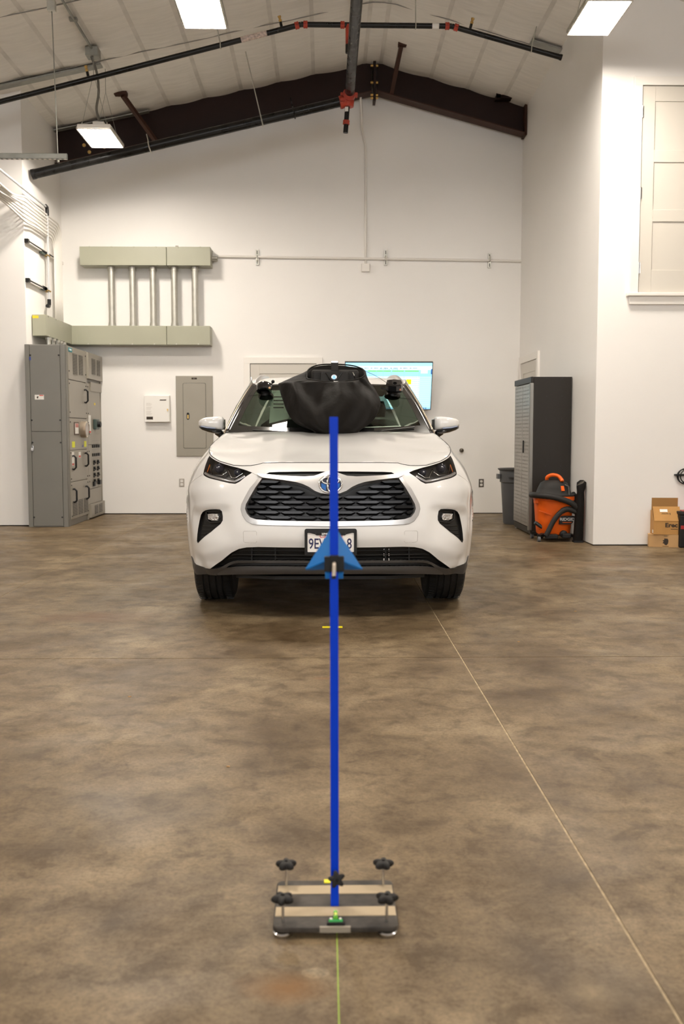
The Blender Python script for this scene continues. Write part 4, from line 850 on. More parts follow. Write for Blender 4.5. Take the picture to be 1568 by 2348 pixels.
def PS(s, z, off=0.0):
    s = np.atleast_1d(np.asarray(s, float)); z = np.atleast_1d(np.asarray(z, float)); e = .004
    a = np.stack(P0_(s, z), -1); bs = np.stack(P0_(s + e, z), -1) - np.stack(P0_(np.maximum(s - e, 0), z), -1); bz = np.stack(P0_(s, z + e), -1) - np.stack(P0_(s, z - e), -1)
    n = np.cross(bs, bz); n /= np.linalg.norm(n, axis=-1, keepdims=True) + 1e-12
    n[s < 1e-6, 0] = 0
    return a + n * (sculpt(s, z) + off)[:, None] if np.ndim(off) else a + n * (sculpt(s, z) + off)[:, None]
O = dict(
 headlight=[(.482, .912), (.526, .885), (.562, .856), (.59, .843), (.63, .846), (.719, .861), (.798, .872), (.834, .88), (.868, .889), (.882, .899), (.888, .915), (.906, .955), (.926, .99), (.934, 1.010), (.83, .992), (.738, .971), (.64, .951), (.58, .940), (.524, .926)],
 hood=[(0, .972), (.153, .972), (.314, .972), (.418, .969), (.449, .961), (.5, .953), (.553, .952), (.617, .955), (.74, .978), (.821, .998), (.922, 1.016), (1.069, 1.038), (1.3, 1.065), (1.5, 1.097), (1.72, 1.149), (1.95, 1.155)],
 slot=[(0, .92), (.179, .919), (.312, .917), (.374, .914), (.403, .899), (.311, .89), (.157, .884), (.099, .888), (.07, .897), (.033, .911), (0, .914)],
 bar=[(0, .914), (.033, .911), (.07, .897), (.099, .888), (.157, .884), (.311, .89), (.403, .899), (.442, .902), (.447, .897), (.436, .888), (.411, .877), (.284, .864), (.205, .852), (.165, .84), (.131, .825), (.094, .801), (.057, .787), (0, .782)],
 opening=[(0, .623), (.275, .626), (.389, .629), (.454, .634), (.489, .645), (.51, .669), (.52, .695), (.515, .721), (.49, .766), (.456, .823), (.429, .86), (.414, .880), (.35, .90), (0, .90)],
 surround=[(0, .593), (.333, .599), (.443, .601), (.478, .606), (.509, .621), (.537, .656), (.549, .692), (.543, .723), (.521, .765), (.492, .817), (.459, .854), (.440, .880), (.430, .887), (0, .887)],
 fog=[(.836, .674), (.799, .681), (.742, .686), (.708, .686), (.694, .677), (.687, .644), (.688, .62), (.704, .598), (.781, .543), (.914, .465), (.926, .477), (.924, .56), (.915, .602), (.895, .642), (.87, .662)],
 intake=[(0, .463), (.283, .464), (.444, .465), (.516, .461), (.568, .45), (.622, .424), (.704, .368), (.832, .299), (.785, .300), (.735, .313), (.685, .338), (.654, .353), (.625, .363), (.588, .368), (.284, .372), (0, .372)],
 slot2=[(0, .358), (.284, .358), (.589, .353), (.619, .348), (.655, .335), (.681, .316), (.621, .325), (.531, .33), (.284, .334), (0, .333)])
WLOW = [(0, .463), (.283, .464), (.444, .465), (.516, .461), (.568, .45), (.622, .424), (.704, .368), (.832, .299), (.889, .299), (.959, .313), (1.03, .330), (1.12, .36)]
SKID = [(0, .332), (.284, .333), (.531, .328), (.621, .322), (.682, .308), (.728, .287), (.773, .263), (.79, .24)]
SEAM = [(.888, .894), (.941, .876), (1.016, .851), (1.082, .826), (1.20, .76)]
BOT = [(0, .275), (.286, .274), (.596, .265), (.794, .251), (.88, .250), (1.016, .255), (1.10, .26), (1.9, .285), (6, .30)]
def inpoly(p, x, y):
    x = np.asarray(x); y = np.asarray(y); c = np.zeros(x.shape, bool); n = len(p)
    for i in range(n):
        x0, y0 = p[i]; x1, y1 = p[(i + 1) % n]
        with np.errstate(divide='ignore', invalid='ignore'):
            k = ((y0 > y) != (y1 > y)) & (x < (x1 - x0) * (y - y0) / (y1 - y0 + 1e-15) + x0)
        c ^= k
    return c
def L1d(p, s): return np.interp(s, [a for a, b in p], [b for a, b in p])
pts = []; edges = []
def addline(p, closed=False):
    i0 = len(pts); q = []
    m = len(p)
    for i in range(m if closed else m - 1):
        a = p[i]; b = p[(i + 1) % m]; L = math.hypot(b[0] - a[0], b[1] - a[1]); k = max(1, int(L / .03))
        for t in range(k): q.append((a[0] + (b[0] - a[0]) * t / k, a[1] + (b[1] - a[1]) * t / k))
    if not closed: q.append(p[-1])
    pts.extend(q); n = len(q); edges.extend((i0 + i, i0 + (i + 1) % n) for i in range(n if closed else n - 1))
for k, v in O.items(): addline(v, k in ('headlight', 'fog'))
HOODX = O['hood'] + [(2.4, 1.150), (3.0, 1.150), (4.0, 1.165), (5.0, 1.18), (SEND, 1.18)]
for p in (WLOW, SKID, SEAM, BOT[:-1] + [(SEND, .30)], HOODX[len(O['hood']) - 1:]): addline(p)
ARCH = [(S_AT(.95), .38), (3.80 + ARCO, .38)]
for c in ARCH: addline([(c[0] + .42 * math.cos(R(a)), c[1] + .42 * math.sin(R(a))) for a in range(-20, 201, 8)])
DOORS = [2.02, 3.10, 4.10, 5.18]
for s in DOORS: addline([(s, .33), (s, 1.165)])
addline([(1.9, .33), (5.2, .33)])
for z in np.arange(.245, 1.19, .02):
    for s in list(np.arange(0, 1.16, .02)) + list(np.arange(1.17, SEND, .06)) + [SEND]:
        pts.append((float(s), float(z)))
vs, _, fs, *_r = delaunay_2d_cdt([Vector(p) for p in pts], edges, [], 0, 1e-4, False)
V2 = np.array([(v.x, v.y) for v in vs]); V2[:, 0] = np.clip(V2[:, 0], 0, SEND); F = np.array([tuple(f) for f in fs]); Cc = V2[F].mean(1); cs_, cz = Cc[:, 0], Cc[:, 1]
cls = np.full(len(F), 'bumper', dtype=object)
cls[cs_ > .888] = np.where(cz[cs_ > .888] > L1d(SEAM, cs_[cs_ > .888]), 'fender', 'bumper')
cls[cs_ > 1.2] = 'fender'
cls[cs_ > DOORS[0]] = 'front_door'; cls[cs_ > DOORS[1]] = 'rear_door'; cls[cs_ > DOORS[2]] = 'quarter_panel'; cls[cs_ > DOORS[3]] = 'tailgate'
cls[(cz < .33) & (cs_ > 1.3)] = 'rocker'
low = (cz < L1d(WLOW, cs_)) & (cs_ < 1.12); cls[low] = 'trim'; cls[low & (cz < L1d(SKID, cs_)) & (cs_ < .78)] = 'skid'
for k in ('surround', 'opening', 'slot', 'bar', 'intake', 'slot2', 'fog', 'headlight'): cls[inpoly(O[k], cs_, cz)] = k
for c in ARCH: cls[np.hypot(cs_ - c[0], cz - c[1]) < .42] = None
cls[cz < L1d(BOT, cs_)] = None; cls[cz > L1d(HOODX, cs_)] = None
def half(k, off, rim=None):
    T = F[cls == k]; u, inv = np.unique(T, return_inverse=True); T = inv.reshape(-1, 3)
    P3 = PS(V2[u, 0], V2[u, 1], off); mb = MB(); V = P3.tolist(); Fs = [tuple(t) for t in T]
    if rim is not None:
        ec = {}
        for t in T:
            for a, b in ((t[0], t[1]), (t[1], t[2]), (t[2], t[0])): ec.setdefault((min(a, b), max(a, b)), []).append((a, b))
        B = [v[0] for v in ec.values() if len(v) == 1]; Q = PS(V2[u, 0], V2[u, 1], rim); m = {}
        for a, b in B:
            if (V2[u[a], 0] < 1e-6 and V2[u[b], 0] < 1e-6) or (V2[u[a], 0] > SEND - 1e-6 and V2[u[b], 0] > SEND - 1e-6): continue
            for x in (a, b):
                if x not in m: m[x] = len(V); V.append(Q[x].tolist())
            Fs.append((b, a, m[a], m[b]))
    return V, Fs
def panel(name, k, m, off=0.0, rim=None, both=True, smooth=35, parent=car, **kw):
    V, Fs = half(k, off, rim); Vm = [(-x, y, z) for x, y, z in V]; Fm = [tuple(reversed(f)) for f in Fs]
    if both: return obj(name, MB().add(V, Fs).add(Vm, Fm), m, parent, smooth=smooth, weld=True, **kw)
    return [obj(name, MB().add(Vm, Fm), m, parent, smooth=smooth, weld=True, **kw), obj(name, MB().add(V, Fs), m, parent, smooth=smooth, weld=True, **kw)]
M_TRIMG = mat('grey_bumper_plastic', (.052, .049, .047), .48); M_SKID = mat('dark_grey_skid', (.068, .063, .060), .42)
M_HLB = mat('headlight_black', (.040, .038, .036), .25, .3); M_CLEAR = glass('clear_lens', (.93, .93, .93)); M_AMBER = mat('amber_lens', (.62, .16, .03), .2, coat=.5)
panel('front_bumper', 'bumper', M_PAINT, 0); panel('lower_bumper_trim', 'trim', M_TRIMG, .004, -.03); panel('skid_plate', 'skid', M_SKID, .0, -.03)
panel('fender', 'fender', M_PAINT, 0, both=False); panel('front_door', 'front_door', M_PAINT, -.001, -.02, both=False); panel('rear_door', 'rear_door', M_PAINT, -.001, -.02, both=False); panel('quarter_panel', 'quarter_panel', M_PAINT, 0, -.02, both=False); panel('tailgate', 'tailgate', M_PAINT, 0, -.02); panel('rocker_panel', 'rocker', M_TRIMG, .004, -.02, both=False)
panel('grille_surround', 'surround', M_SILVER, .005, -.05); panel('grille_bar', 'bar', M_SILVER, .017, -.05); gb = panel('grille_backing', 'opening', mat('grille_black', (.006, .006, .006), .35), -.055)
panel('hood_slot', 'slot', M_BLACK, -.016, .0); panel('intake_backing', 'intake', M_DARK, -.06, .0); panel('lower_slot', 'slot2', M_DARK, -.03, .0)
fogs = panel('fog_lamp_pocket', 'fog', M_BLACK, -.014, .003, both=False); heads = panel('headlight', 'headlight', M_HLB, -.045, -.001, both=False); covers = []
def side_panel_pair(name, k, m, off):
    V, Fs = half(k, off); return [obj(name, MB().add([(-x, y, z) for x, y, z in V], [tuple(reversed(f)) for f in Fs]), m, heads[0], smooth=60), obj(name, MB().add(V, Fs), m, heads[1], smooth=60)]
side_panel_pair('lens_cover', 'headlight', M_CLEAR, -.002)
def both_sides(fn, parents, name, m, **k):
    for sgn, p in ((-1, parents[0]), (1, parents[1])):
        mb = fn(); mb.v = [(sgn * x, y, z) for x, y, z in mb.v]; obj(name, mb, m, p, **k)
def sl_(pl, off, n=6):
    out = []
    for (a, b), (c, d) in zip(pl[:-1], pl[1:]):
        for i in range(n): out.append((a + (c - a) * i / n, b + (d - b) * i / n))
    out.append(pl[-1]); return [tuple(p) for p in PS([p[0] for p in out], [p[1] for p in out], off)]
for gl in ([(.87, .965), (.80, .902), (.71, .898), (.672, .922)], [(.668, .938), (.632, .888), (.604, .885), (.548, .918)]): both_sides(lambda: MB().tube(sl_(gl, -.022), .0045, 8), heads, 'light_guide', M_CHROME, smooth=True)
both_sides(lambda: MB().tube(sl_([(.872, .905), (.80, .887), (.64, .862), (.596, .858), (.53, .893)], -.012), .013, 8), heads, 'lower_reflector', mat('smoked_chrome', (.42, .42, .43), .2, .8), smooth=True)
def amber():
    p = PS([.895, .872, .868, .880], [.965, .965, .91, .905], -.020); return MB().add([tuple(q) for q in p], [(0, 1, 2, 3)])
both_sides(amber, heads, 'turn_signal', M_AMBER)
def proj_(s, z, r):
    c = PS(s, z, -.028)[0]; m = Matrix.Translation(Vector(c)) @ Matrix.Rotation(R(90), 4, 'X'); return MB().lathe([(r * 1.15, -.02), (r * 1.15, .0), (r, .002), (r * .9, .012), (r * .6, .02), (0, .024)], m, 18, False)
both_sides(lambda: proj_(.755, .945, .026), heads, 'projector', mat('projector_glass', (.05, .05, .07), .06, coat=1), smooth=50); both_sides(lambda: proj_(.592, .922, .020), heads, 'projector', mat('projector_glass', (.05, .05, .07), .06, coat=1), smooth=50)
# fog lamps
def foglens():
    a = PS([.819, .772, .728, .721, .731, .779, .815], [.651, .657, .658, .637, .618, .615, .622], .0); b = PS([.819, .772, .728, .721, .731, .779, .815], [.651, .657, .658, .637, .618, .615, .622], -.013); c = a.mean(0) + np.array([0, -.004, 0])
    return MB().grid([[tuple(p) for p in b], [tuple(p) for p in a], [tuple(p * .6 + c * .4) for p in a]], True).add([tuple(p * .6 + c * .4) for p in a], [tuple(range(7))])
both_sides(foglens, fogs, 'fog_lamp', mat('fog_chrome', (.75, .75, .78), .12, .9, bump=1.0, bscale=70), smooth=30, weld=True)
both_sides(lambda: MB().tube(sl_([(.842, .668), (.70, .678), (.700, .61), (.80, .598), (.842, .618)], -.008), .006, 6, True), fogs, 'lamp_bezel', M_BLACKM, smooth=True)
for z, a, b in ((.578, .75, .885), (.552, .79, .89), (.525, .835, .895)): both_sides(lambda: MB().tube(sl_([(a, z), (b, z - .006)], -.010, 5), .004, 6), fogs, 'fin', M_BLACKM)
# grille slats: elongated hexagon blades in staggered rows
def slat_mesh(L=.150, h=.0285):
    hexa = lambda l, hh, y, dz=0: [(-l / 2, y, dz), (-l / 2 + .022, y, hh / 2 + dz), (l / 2 - .022, y, hh / 2 + dz), (l / 2, y, dz), (l / 2 - .022, y, -hh / 2 + dz), (-l / 2 + .022, y, -hh / 2 + dz)]
    m = MB().grid([hexa(L, h, .03), hexa(L, h, .008), hexa(L * .93, h * .55, -.004, .004)], True); m.add(hexa(L * .93, h * .55, -.004, .004), [tuple(range(6))]); return m
slat0 = None; pitch = .154
for r in range(9):
    z = .640 + r * .0305
    for c in range(-4, 5):
        x = (c + (.5 if r % 2 else 0)) * pitch; s = abs(x)
        if not inpoly(O['opening'], np.array([max(s - .045, 0.001)]), np.array([z]))[0]: continue
        if s < .09 and z > .775: continue
        if z > L1d([(0, .775), (.12, .80), (.165, .825), (.284, .855), (.41, .868)], s): continue
        p = PS(s, z, -.028)[0]; q = PS(s + .02, z, -.028)[0]; ang = math.atan2(q[1] - p[1], q[0] - p[0]) * (1 if x >= 0 else -1)
        if slat0 is None:
            slat0 = obj('grille_slat', slat_mesh(), mat('grille_gloss', (.006, .006, .007), .22, spec=.28), car, bevel=0); o = slat0
        else:
            o = slat0.copy(); COL.objects.link(o); o.parent = car
        o.location = (math.copysign(p[0], x) if s > 1e-6 else 0, p[1], z); o.rotation_euler = (R(-8), 0, ang)
# lower intake bars
for z, s1 in ((.441, .575), (.412, .63), (.386, .66)):
    m = MB()
    for sg in (-1, 1): m.tube([(sg * p[0], p[1], p[2]) for p in sl_([(0, z), (s1 - .04, z), (s1, z - .006)], -.012, 14)], .0035 if z != .386 else .002, 6)
    obj('intake_bar', m, M_BLACK, car, smooth=True)
for zz in (.345, .32): pass
for x in (-.50, -.345, .345, .50): p = PS(abs(x), .415, -.03)[0]; obj('intake_divider', MB().box((math.copysign(p[0], x) - .004, p[1] - .0, .374), (math.copysign(p[0], x) + .004, p[1] + .03, .458)), M_BLACK, car)
for k in range(3): split('shutter_clip', MB().box((.322, PS(.33, .42, -.03)[0][1] - .01, .377 + k * .029), (.328, PS(.33, .42, -.03)[0][1] + .01, .392 + k * .029)).box((.352, PS(.33, .42, -.03)[0][1] - .01, .377 + k * .029), (.358, PS(.33, .42, -.03)[0][1] + .01, .392 + k * .029)), M_STEEL, car)
for sg in (-1, 1):
    tw = [(.526, .561), (.454, .563), (.448, .557), (.449, .498), (.457, .49), (.524, .493), (.532, .499), (.533, .555)]
    pp = PS([a for a, b in tw], [b for a, b in tw], .0003); obj('tow_cover_line', MB().tube([(sg * x, y, z) for x, y, z in pp], .0009, 5, True), mat('paint_gap', (.35, .33, .31), .6), car)
def gapline(pl, r=.0022, m=M_DARK, off=-.0005, sides=(-1, 1), name='panel_gap'):
    for sg in sides: obj(name, MB().tube([(sg * x, y, z) for x, y, z in sl_(pl, off, 4)], r, 5), m, car, smooth=True)
gapline(O['hood'][:12], .0027); gapline(O['hood'][11:], .0018); gapline(O['surround'][:12], .0022, mat('paint_gap', (.35, .33, .31), .6), .001); gapline(SEAM[:4], .0014, mat('paint_gap', (.35, .33, .31), .6)); gapline([(.449, .896), (.47, .905), (.482, .912)], .0012, mat('paint_gap', (.35, .33, .31), .6))
for s in DOORS[:3]: gapline([(s, .34), (s, 1.15)], .003)
# emblem
em = obj('emblem', MB().add([(.068 * math.cos(a), .058 + .31 * .049 * math.sin(a), .846 + .049 * math.sin(a)) for a in np.linspace(0, 2 * math.pi, 41)[:-1]], [tuple(range(40))]), mat('emblem_dark', (.02, .025, .05), .2, coat=1), car)
def ell(rx, rz, cz, y, w): return [(rx * math.cos(a), y - .004 * (1 - (rx * math.cos(a) / .075) ** 2) + .31 * (cz - .846 + rz * math.sin(a)), cz + rz * math.sin(a)) for a in np.linspace(0, 2 * math.pi, 41)[:-1]], w
_ye = float(PS(0, .846, .017)[0][1]) - .004
em.location = (0, _ye - .058 + .001, 0)
for rx, rz, cz, w in ((.069, .050, .846, .0065), (.052, .021, .868, .0055), (.0195, .047, .848, .0055)):
    p, w = ell(rx, rz, cz, .058 - .001, w); obj('emblem_ring', MB().tube(p, w, 8, True), M_CHROME, em, smooth=True)
bp_ = MB()
for sg in (-1, 1): bp_.add([(sg * x, .0572 + .31 * (z - .846), z) for x, z in ((.026, .842), (.056, .852), (.054, .826), (.028, .806))], [(0, 1, 2, 3)])
split('blue_field', bp_, mat('emblem_blue', (.01, .12, .42), .25, coat=1), em)
# plate
yp = float(PS(0, .50, 0)[0][1])
lpz = obj('license_plate', MB().prism(rrect(-.145, .428, .146, .570, .006), XZ, yp - .012, yp - .006), M_LABEL, car)
fr = MB(); o_ = rrect(-.156, .417, .157, .580, .012); i_ = rrect(-.139, .440, .140, .556, .004); n = len(o_)
fr.grid([[(x, yp - .0, z) for x, z in o_], [(x, yp - .017, z) for x, z in o_], [(x, yp - .018, z) for x, z in i_], [(x, yp - .012, z) for x, z in i_]], True); obj('plate_frame', fr, M_BLACK, lpz)
obj('frame_header', MB().add([(x, yp - .0165, z) for x, z in ((-.135, .558), (.136, .558), (.095, .548), (.085, .541), (-.085, .541), (-.095, .548))], [tuple(range(6))]), M_BLACK, lpz)
yt = yp - .0124
text('plate_number', '9EV', .088, (-.082, yt, .487), FACE, mat('navy_ink', (.012, .012, .07), .5), lpz, sx=.72, bold=.001); text('plate_number', '8', .088, (.112, yt, .487), FACE, mat('navy_ink', (.012, .012, .07), .5), lpz, sx=.72, bold=.001)
text('plate_state', 'California', .036, (0, yt, .537), FACE, mat('script_red', (.55, .02, .03), .5), lpz, shear=.35); text('frame_lettering', 'SINCE', .020, (-.027, yp - .0172, .5505), FACE, M_WHITEINK, lpz, bold=.0006)
obj('month_tab', MB().box((-.136, yt - .0002, .530), (-.098, yt + .0002, .5302)).box((-.136, yt - .0002, .552), (-.098, yt + .0002, .5522)).box((.098, yt - .0002, .530), (.136, yt + .0002, .5302)), M_REDLAB, lpz)
for x in (-.09, .09): obj('plate_bolt', MB().cyl((x, yp - .0185, .552), (x, yp - .016, .552), .005, 10), mat('bolt_dark', (.05, .05, .05), .3, .8), lpz)

# hood: thin-plate spline through control points
hb = O['hood']; HB = PS([p[0] for p in hb], [p[1] for p in hb])
cowl = [(.735, 1.24, 1.152), (.6, 1.235, 1.158), (.4, 1.24, 1.160), (.2, 1.25, 1.161), (0, 1.255, 1.161)]
HBp = [tuple(p) for p in HB if p[1] < 1.22]
ctrl = HBp + cowl + [(0, .34, 1.012), (0, .5, 1.052), (0, .8, 1.108), (0, 1.02, 1.138), (.25, .36, 1.015), (.25, .7, 1.092), (.25, 1.0, 1.137), (.45, .5, 1.038), (.45, .75, 1.092), (.45, 1.02, 1.140), (.62, .62, 1.045), (.62, .85, 1.092), (.66, 1.05, 1.128)]
ctrl = ctrl + [(-x, y, z) for x, y, z in ctrl if x > 1e-6]; cp = np.array(ctrl)
def tps_fit(cp, lam=2e-4):
    n = len(cp); d = np.hypot(cp[:, None, 0] - cp[None, :, 0], cp[:, None, 1] - cp[None, :, 1]); K = d * d * np.log(d + 1e-9) + lam * np.eye(n); Pm = np.c_[np.ones(n), cp[:, :2]]
    A = np.block([[K, Pm], [Pm.T, np.zeros((3, 3))]]); w = np.linalg.solve(A, np.r_[cp[:, 2], 0, 0, 0])
    def f(x, y): dd = np.hypot(x[:, None] - cp[None, :, 0], y[:, None] - cp[None, :, 1]); return (dd * dd * np.log(dd + 1e-9)) @ w[:n] + w[n] + w[n + 1] * x + w[n + 2] * y
    return f
hf = tps_fit(cp)
hp = [(p[0], p[1]) for p in HBp] + [(p[0], p[1]) for p in cowl]; full = hp + [(-x, y) for x, y in hp[::-1] if x > 1e-6]
dens = []
for i in range(len(full)):
    a, b = full[i], full[(i + 1) % len(full)]; k = max(1, int(math.hypot(a[0] - b[0], a[1] - b[1]) / .025)); dens += [(a[0] + (b[0] - a[0]) * t / k, a[1] + (b[1] - a[1]) * t / k) for t in range(k)]
ip = [(x, y) for x in np.arange(-.84, .85, .025) for y in np.arange(.15, 1.25, .025)]; ip = [p for p, c in zip(ip, inpoly(full, np.array([p[0] for p in ip]), np.array([p[1] for p in ip]))) if c and min((p[0] - q[0]) ** 2 + (p[1] - q[1]) ** 2 for q in dens) > .00016]
n0 = len(dens); vs, _, fs, *_r = delaunay_2d_cdt([Vector(p) for p in dens + ip], [(i, (i + 1) % n0) for i in range(n0)], [], 1, 1e-5, False)
hx = np.array([v.x for v in vs]); hy = np.array([v.y for v in vs]); hz = hf(hx, hy)
rid = .165 + .10 * (1.25 - hy); hz = hz - .007 * (1 - smst(-.05, .05, np.abs(hx) - rid)) * smst(.30, .55, hy)
hm = MB().add(list(zip(hx, hy, hz)), [tuple(f) for f in fs]); obj('hood', hm, M_PAINT, car, smooth=True)
obj('engine_bay', MB().box((-.45, .16, .30), (.45, .5, .86)).box((-.60, .36, .30), (.60, 1.2, .86)).box((-.58, .7, .86), (.58, 1.2, .95)), M_DARK, car)
obj('splash_shield', MB().prism([(-.60, .34), (-.35, .26), (.35, .26), (.60, .34), (.62, .95), (-.62, .95)], XY, .235, .255), M_DARK, car)
obj('underbody', MB().box((-.62, .6, .22), (.62, 4.6, .34)).box((-.9, 1.42, .27), (.9, 3.3, .36)), M_DARK, car)
wl_ = MB()
for yc in (.95, 3.80):
    for sg in (-1, 1):
        wl_.grid([[(sg * x, yc + .43 * math.cos(R(a)), .38 + .43 * math.sin(R(a))) for a in range(-15, 196, 15)] for x in (.55, .84)]); wl_.box((sg * .55 - .01, yc - .43, .3), (sg * .55 + .01, yc + .43, .9))
split('wheel_well', wl_, M_DARK, car)
# wheels
def make_wheel(x, y, sg):
    t = obj('wheel', MB().lathe([(.20, -.09), (.225, -.10), (.23, -.085), (.22, .085), (.235, .10), (.225, .115), (.19, .115)], Matrix.Rotation(R(90), 4, 'Y'), 36, False), M_SILVER, car, smooth=40)
    t.location = (x, y, .382); t.rotation_euler = (0, 0, 0 if sg > 0 else math.pi)
    w = .128; pr = [(.232, -w * .82), (.30, -w), (.345, -w * .98), (.368, -w * .88), (.377, -w * .75)]
    for gx in (-.062, -.022, .022, .062): pr += [(.380, gx - .007), (.371, gx - .005), (.371, gx + .005), (.380, gx + .007)]
    pr += [(.377, w * .75), (.368, w * .88), (.345, w * .98), (.30, w), (.232, w * .82)]
    ty = obj('tyre', MB().lathe(pr, Matrix.Rotation(R(90), 4, 'Y'), 64, False), M_RUBBER, t, smooth=25)
    sp_ = MB()
    for k in range(72):
        a = 2 * math.pi * k / 72
        for x0, x1, d in ((-.112, -.073, .03), (.073, .112, -.03), (-.05, -.034, .02), (.034, .05, -.02)):
            p = lambda xx, da: Vector((xx, .3795 * math.cos(a + da), .3795 * math.sin(a + da)))
            sp_.bar(p(x0, 0), p(x1, d), .0035, .0035, up=(0, math.cos(a), math.sin(a)))
    obj('tread_sipes', sp_, M_DARK, t)['kind'] = 'stuff'
    s5 = MB()
    for k in range(10):
        a = 2 * math.pi * k / 10; s5.bar((.09, .04 * math.cos(a), .04 * math.sin(a)), (.085, .222 * math.cos(a), .222 * math.sin(a)), .035, .02, up=(1, 0, 0))
    s5.lathe([(.0, .10), (.05, .098), (.06, .08)], Matrix.Rotation(R(90), 4, 'Y'), 20, False); split('spoke', s5, M_SILVER, t, smooth=30)
    obj('brake_disc', MB().lathe([(.0, .02), (.16, .02), (.16, .0), (0, 0)], Matrix.Rotation(R(90), 4, 'Y'), 24, False), M_STEEL, t)
for x, y, sg in ((-.780, .95, -1), (.780, .95, 1), (-.80, 3.8, -1), (.80, 3.8, 1)): make_wheel(x, y, sg)

# greenhouse
M_GLASS = glass('windshield_glass', (.60, .74, .64)); M_PILLAR = mat('trim_black_pillar_shade', (.022, .020, .018), .18, coat=.6); M_FRIT = mat('glass_frit', (.012, .012, .012), .12, coat=.5)
def ws(u, v, off=0.0):
    xb, yb_, zb = .760 * u, 1.225 + .24 * u * u, 1.115 + .030 * u * u; xt, yt_, zt = .600 * u, 1.985 + .12 * u * u, 1.538 - .006 * u * u
    b = math.sin(math.pi * v) * .018
    return (xb + (xt - xb) * v, yb_ + (yt_ - yb_) * v - b * .4 - off * .5, zb + (zt - zb) * v + b + off)
U = np.linspace(-1, 1, 33); Vv = np.linspace(0, 1, 17)
obj('windshield', MB().grid([[ws(u, v) for u in U] for v in Vv]), M_GLASS, car, smooth=True)
f = MB()
f.grid([[ws(u, v, .002) for u in U] for v in (0, .05, .10, .145)]); f.grid([[ws(u, v, .002) for u in U] for v in (.965, 1)])
for sg in (-1, 1): f.grid([[ws(sg * u, v, .002) for u in (.925, .96, 1)] for v in Vv])
obj('windshield_frit', f, M_FRIT, car, smooth=True)
TOPC = [(.600, 2.105, 1.532), (.632, 2.30, 1.575), (.645, 2.6, 1.605), (.65, 3.1, 1.622), (.645, 3.7, 1.615), (.63, 4.2, 1.60), (.60, 4.75, 1.56)]
BOTC = [(.760, 1.465, 1.145), (.80, 1.75, 1.148), (.845, 2.1, 1.15), (.855, 2.9, 1.15), (.85, 3.7, 1.16), (.83, 4.2, 1.17), (.79, 4.72, 1.18)]
def resample(c, n):
    c = np.array(c); d = np.concatenate([[0], np.cumsum(np.linalg.norm(np.diff(c, axis=0), axis=1))]); t = np.linspace(0, d[-1], n); return np.stack([pchip(d, c[:, k])(t) for k in range(3)], -1)
TP, BT = resample(TOPC, 41), resample(BOTC, 41)
def side(i0, i1, v0, v1, off, sg):
    rows = []
    for v in np.linspace(v0, v1, 5):
        r = BT[i0:i1 + 1] * (1 - v) + TP[i0:i1 + 1] * v; r = r.copy(); r[:, 0] += math.sin(math.pi * v) * .02 + off; rows.append([(sg * x, y, z) for x, y, z in r])
    return rows
M_SGLASS = glass('side_glass', (.55, .68, .58)); M_PRIV = glass('privacy_glass', (.16, .19, .17))
for sg in (-1, 1):
    obj('a_pillar', MB().tube([(sg * (ws(1, v)[0] + .006), ws(1, v)[1] + .012, ws(1, v)[2] - .008) for v in Vv], .026, 8), M_PILLAR, car, smooth=True)  # white pillar painted dark: shade and dark reflections put into its colour
    obj('pillar_molding', MB().tube([(sg * (ws(1, v)[0] + .020), ws(1, v)[1] - .008, ws(1, v)[2] + .006) for v in Vv], .0045, 6), mat('molding_highlight_tan', (.35, .28, .2), .3, .6), car, smooth=True)  # tan of the dark molding stands for highlights along it
    obj('side_window', MB().grid(side(0, 16, 0, 1, 0, sg)), M_SGLASS, car, smooth=True); obj('side_window', MB().grid(side(16, 40, 0, 1, 0, sg)), M_PRIV, car, smooth=True)
    pm = MB()
    for a, b in ((15, 17), (26, 28), (37, 40)): pm.grid(side(a, b, 0, 1, .003, sg))
    pm.grid(side(0, 40, 0, .04, .004, sg)); pm.grid(side(0, 40, .93, 1, .004, sg)); split('window_trim', pm, M_PILLAR, car, smooth=True)
rf_ = []
for (x, y, z), zc in zip(TP, np.interp(TP[:, 1], [2.1, 2.3, 2.6, 3.1, 3.7, 4.2, 4.75], [1.538, 1.588, 1.625, 1.645, 1.638, 1.625, 1.585])):
    yo = -.12 * max(0, 1 - (y - 2.105) / .8)
    rf_.append([(x * u, y + yo * (1 - u * u), z + (zc - z) * (1 - abs(u) ** 2.6)) for u in np.linspace(-1, 1, 25)])
obj('roof', MB().grid(rf_), M_PAINT, car, smooth=True)
obj('rear_window', MB().grid([[(x * u, y + (.05 + .03 * v) * (1 - u * u) + .14 * v, z) for u in np.linspace(-1, 1, 13)] for v, (x, y, z) in ((0, TP[-1]), (1, BT[-1]))]), M_PRIV, car)
for sg in (-1, 1):
    p = smoothpath([(sg * .592, 2.18, 1.535), (sg * .588, 2.28, 1.568), (sg * .580, 2.44, 1.600), (sg * .572, 2.66, 1.625), (sg * .568, 3.2, 1.650), (sg * .565, 3.8, 1.645), (sg * .56, 4.1, 1.630), (sg * .555, 4.22, 1.590)], 6)
    obj('roof_rail', MB().tube(p, .021, 10), M_SILVER, car, smooth=True)
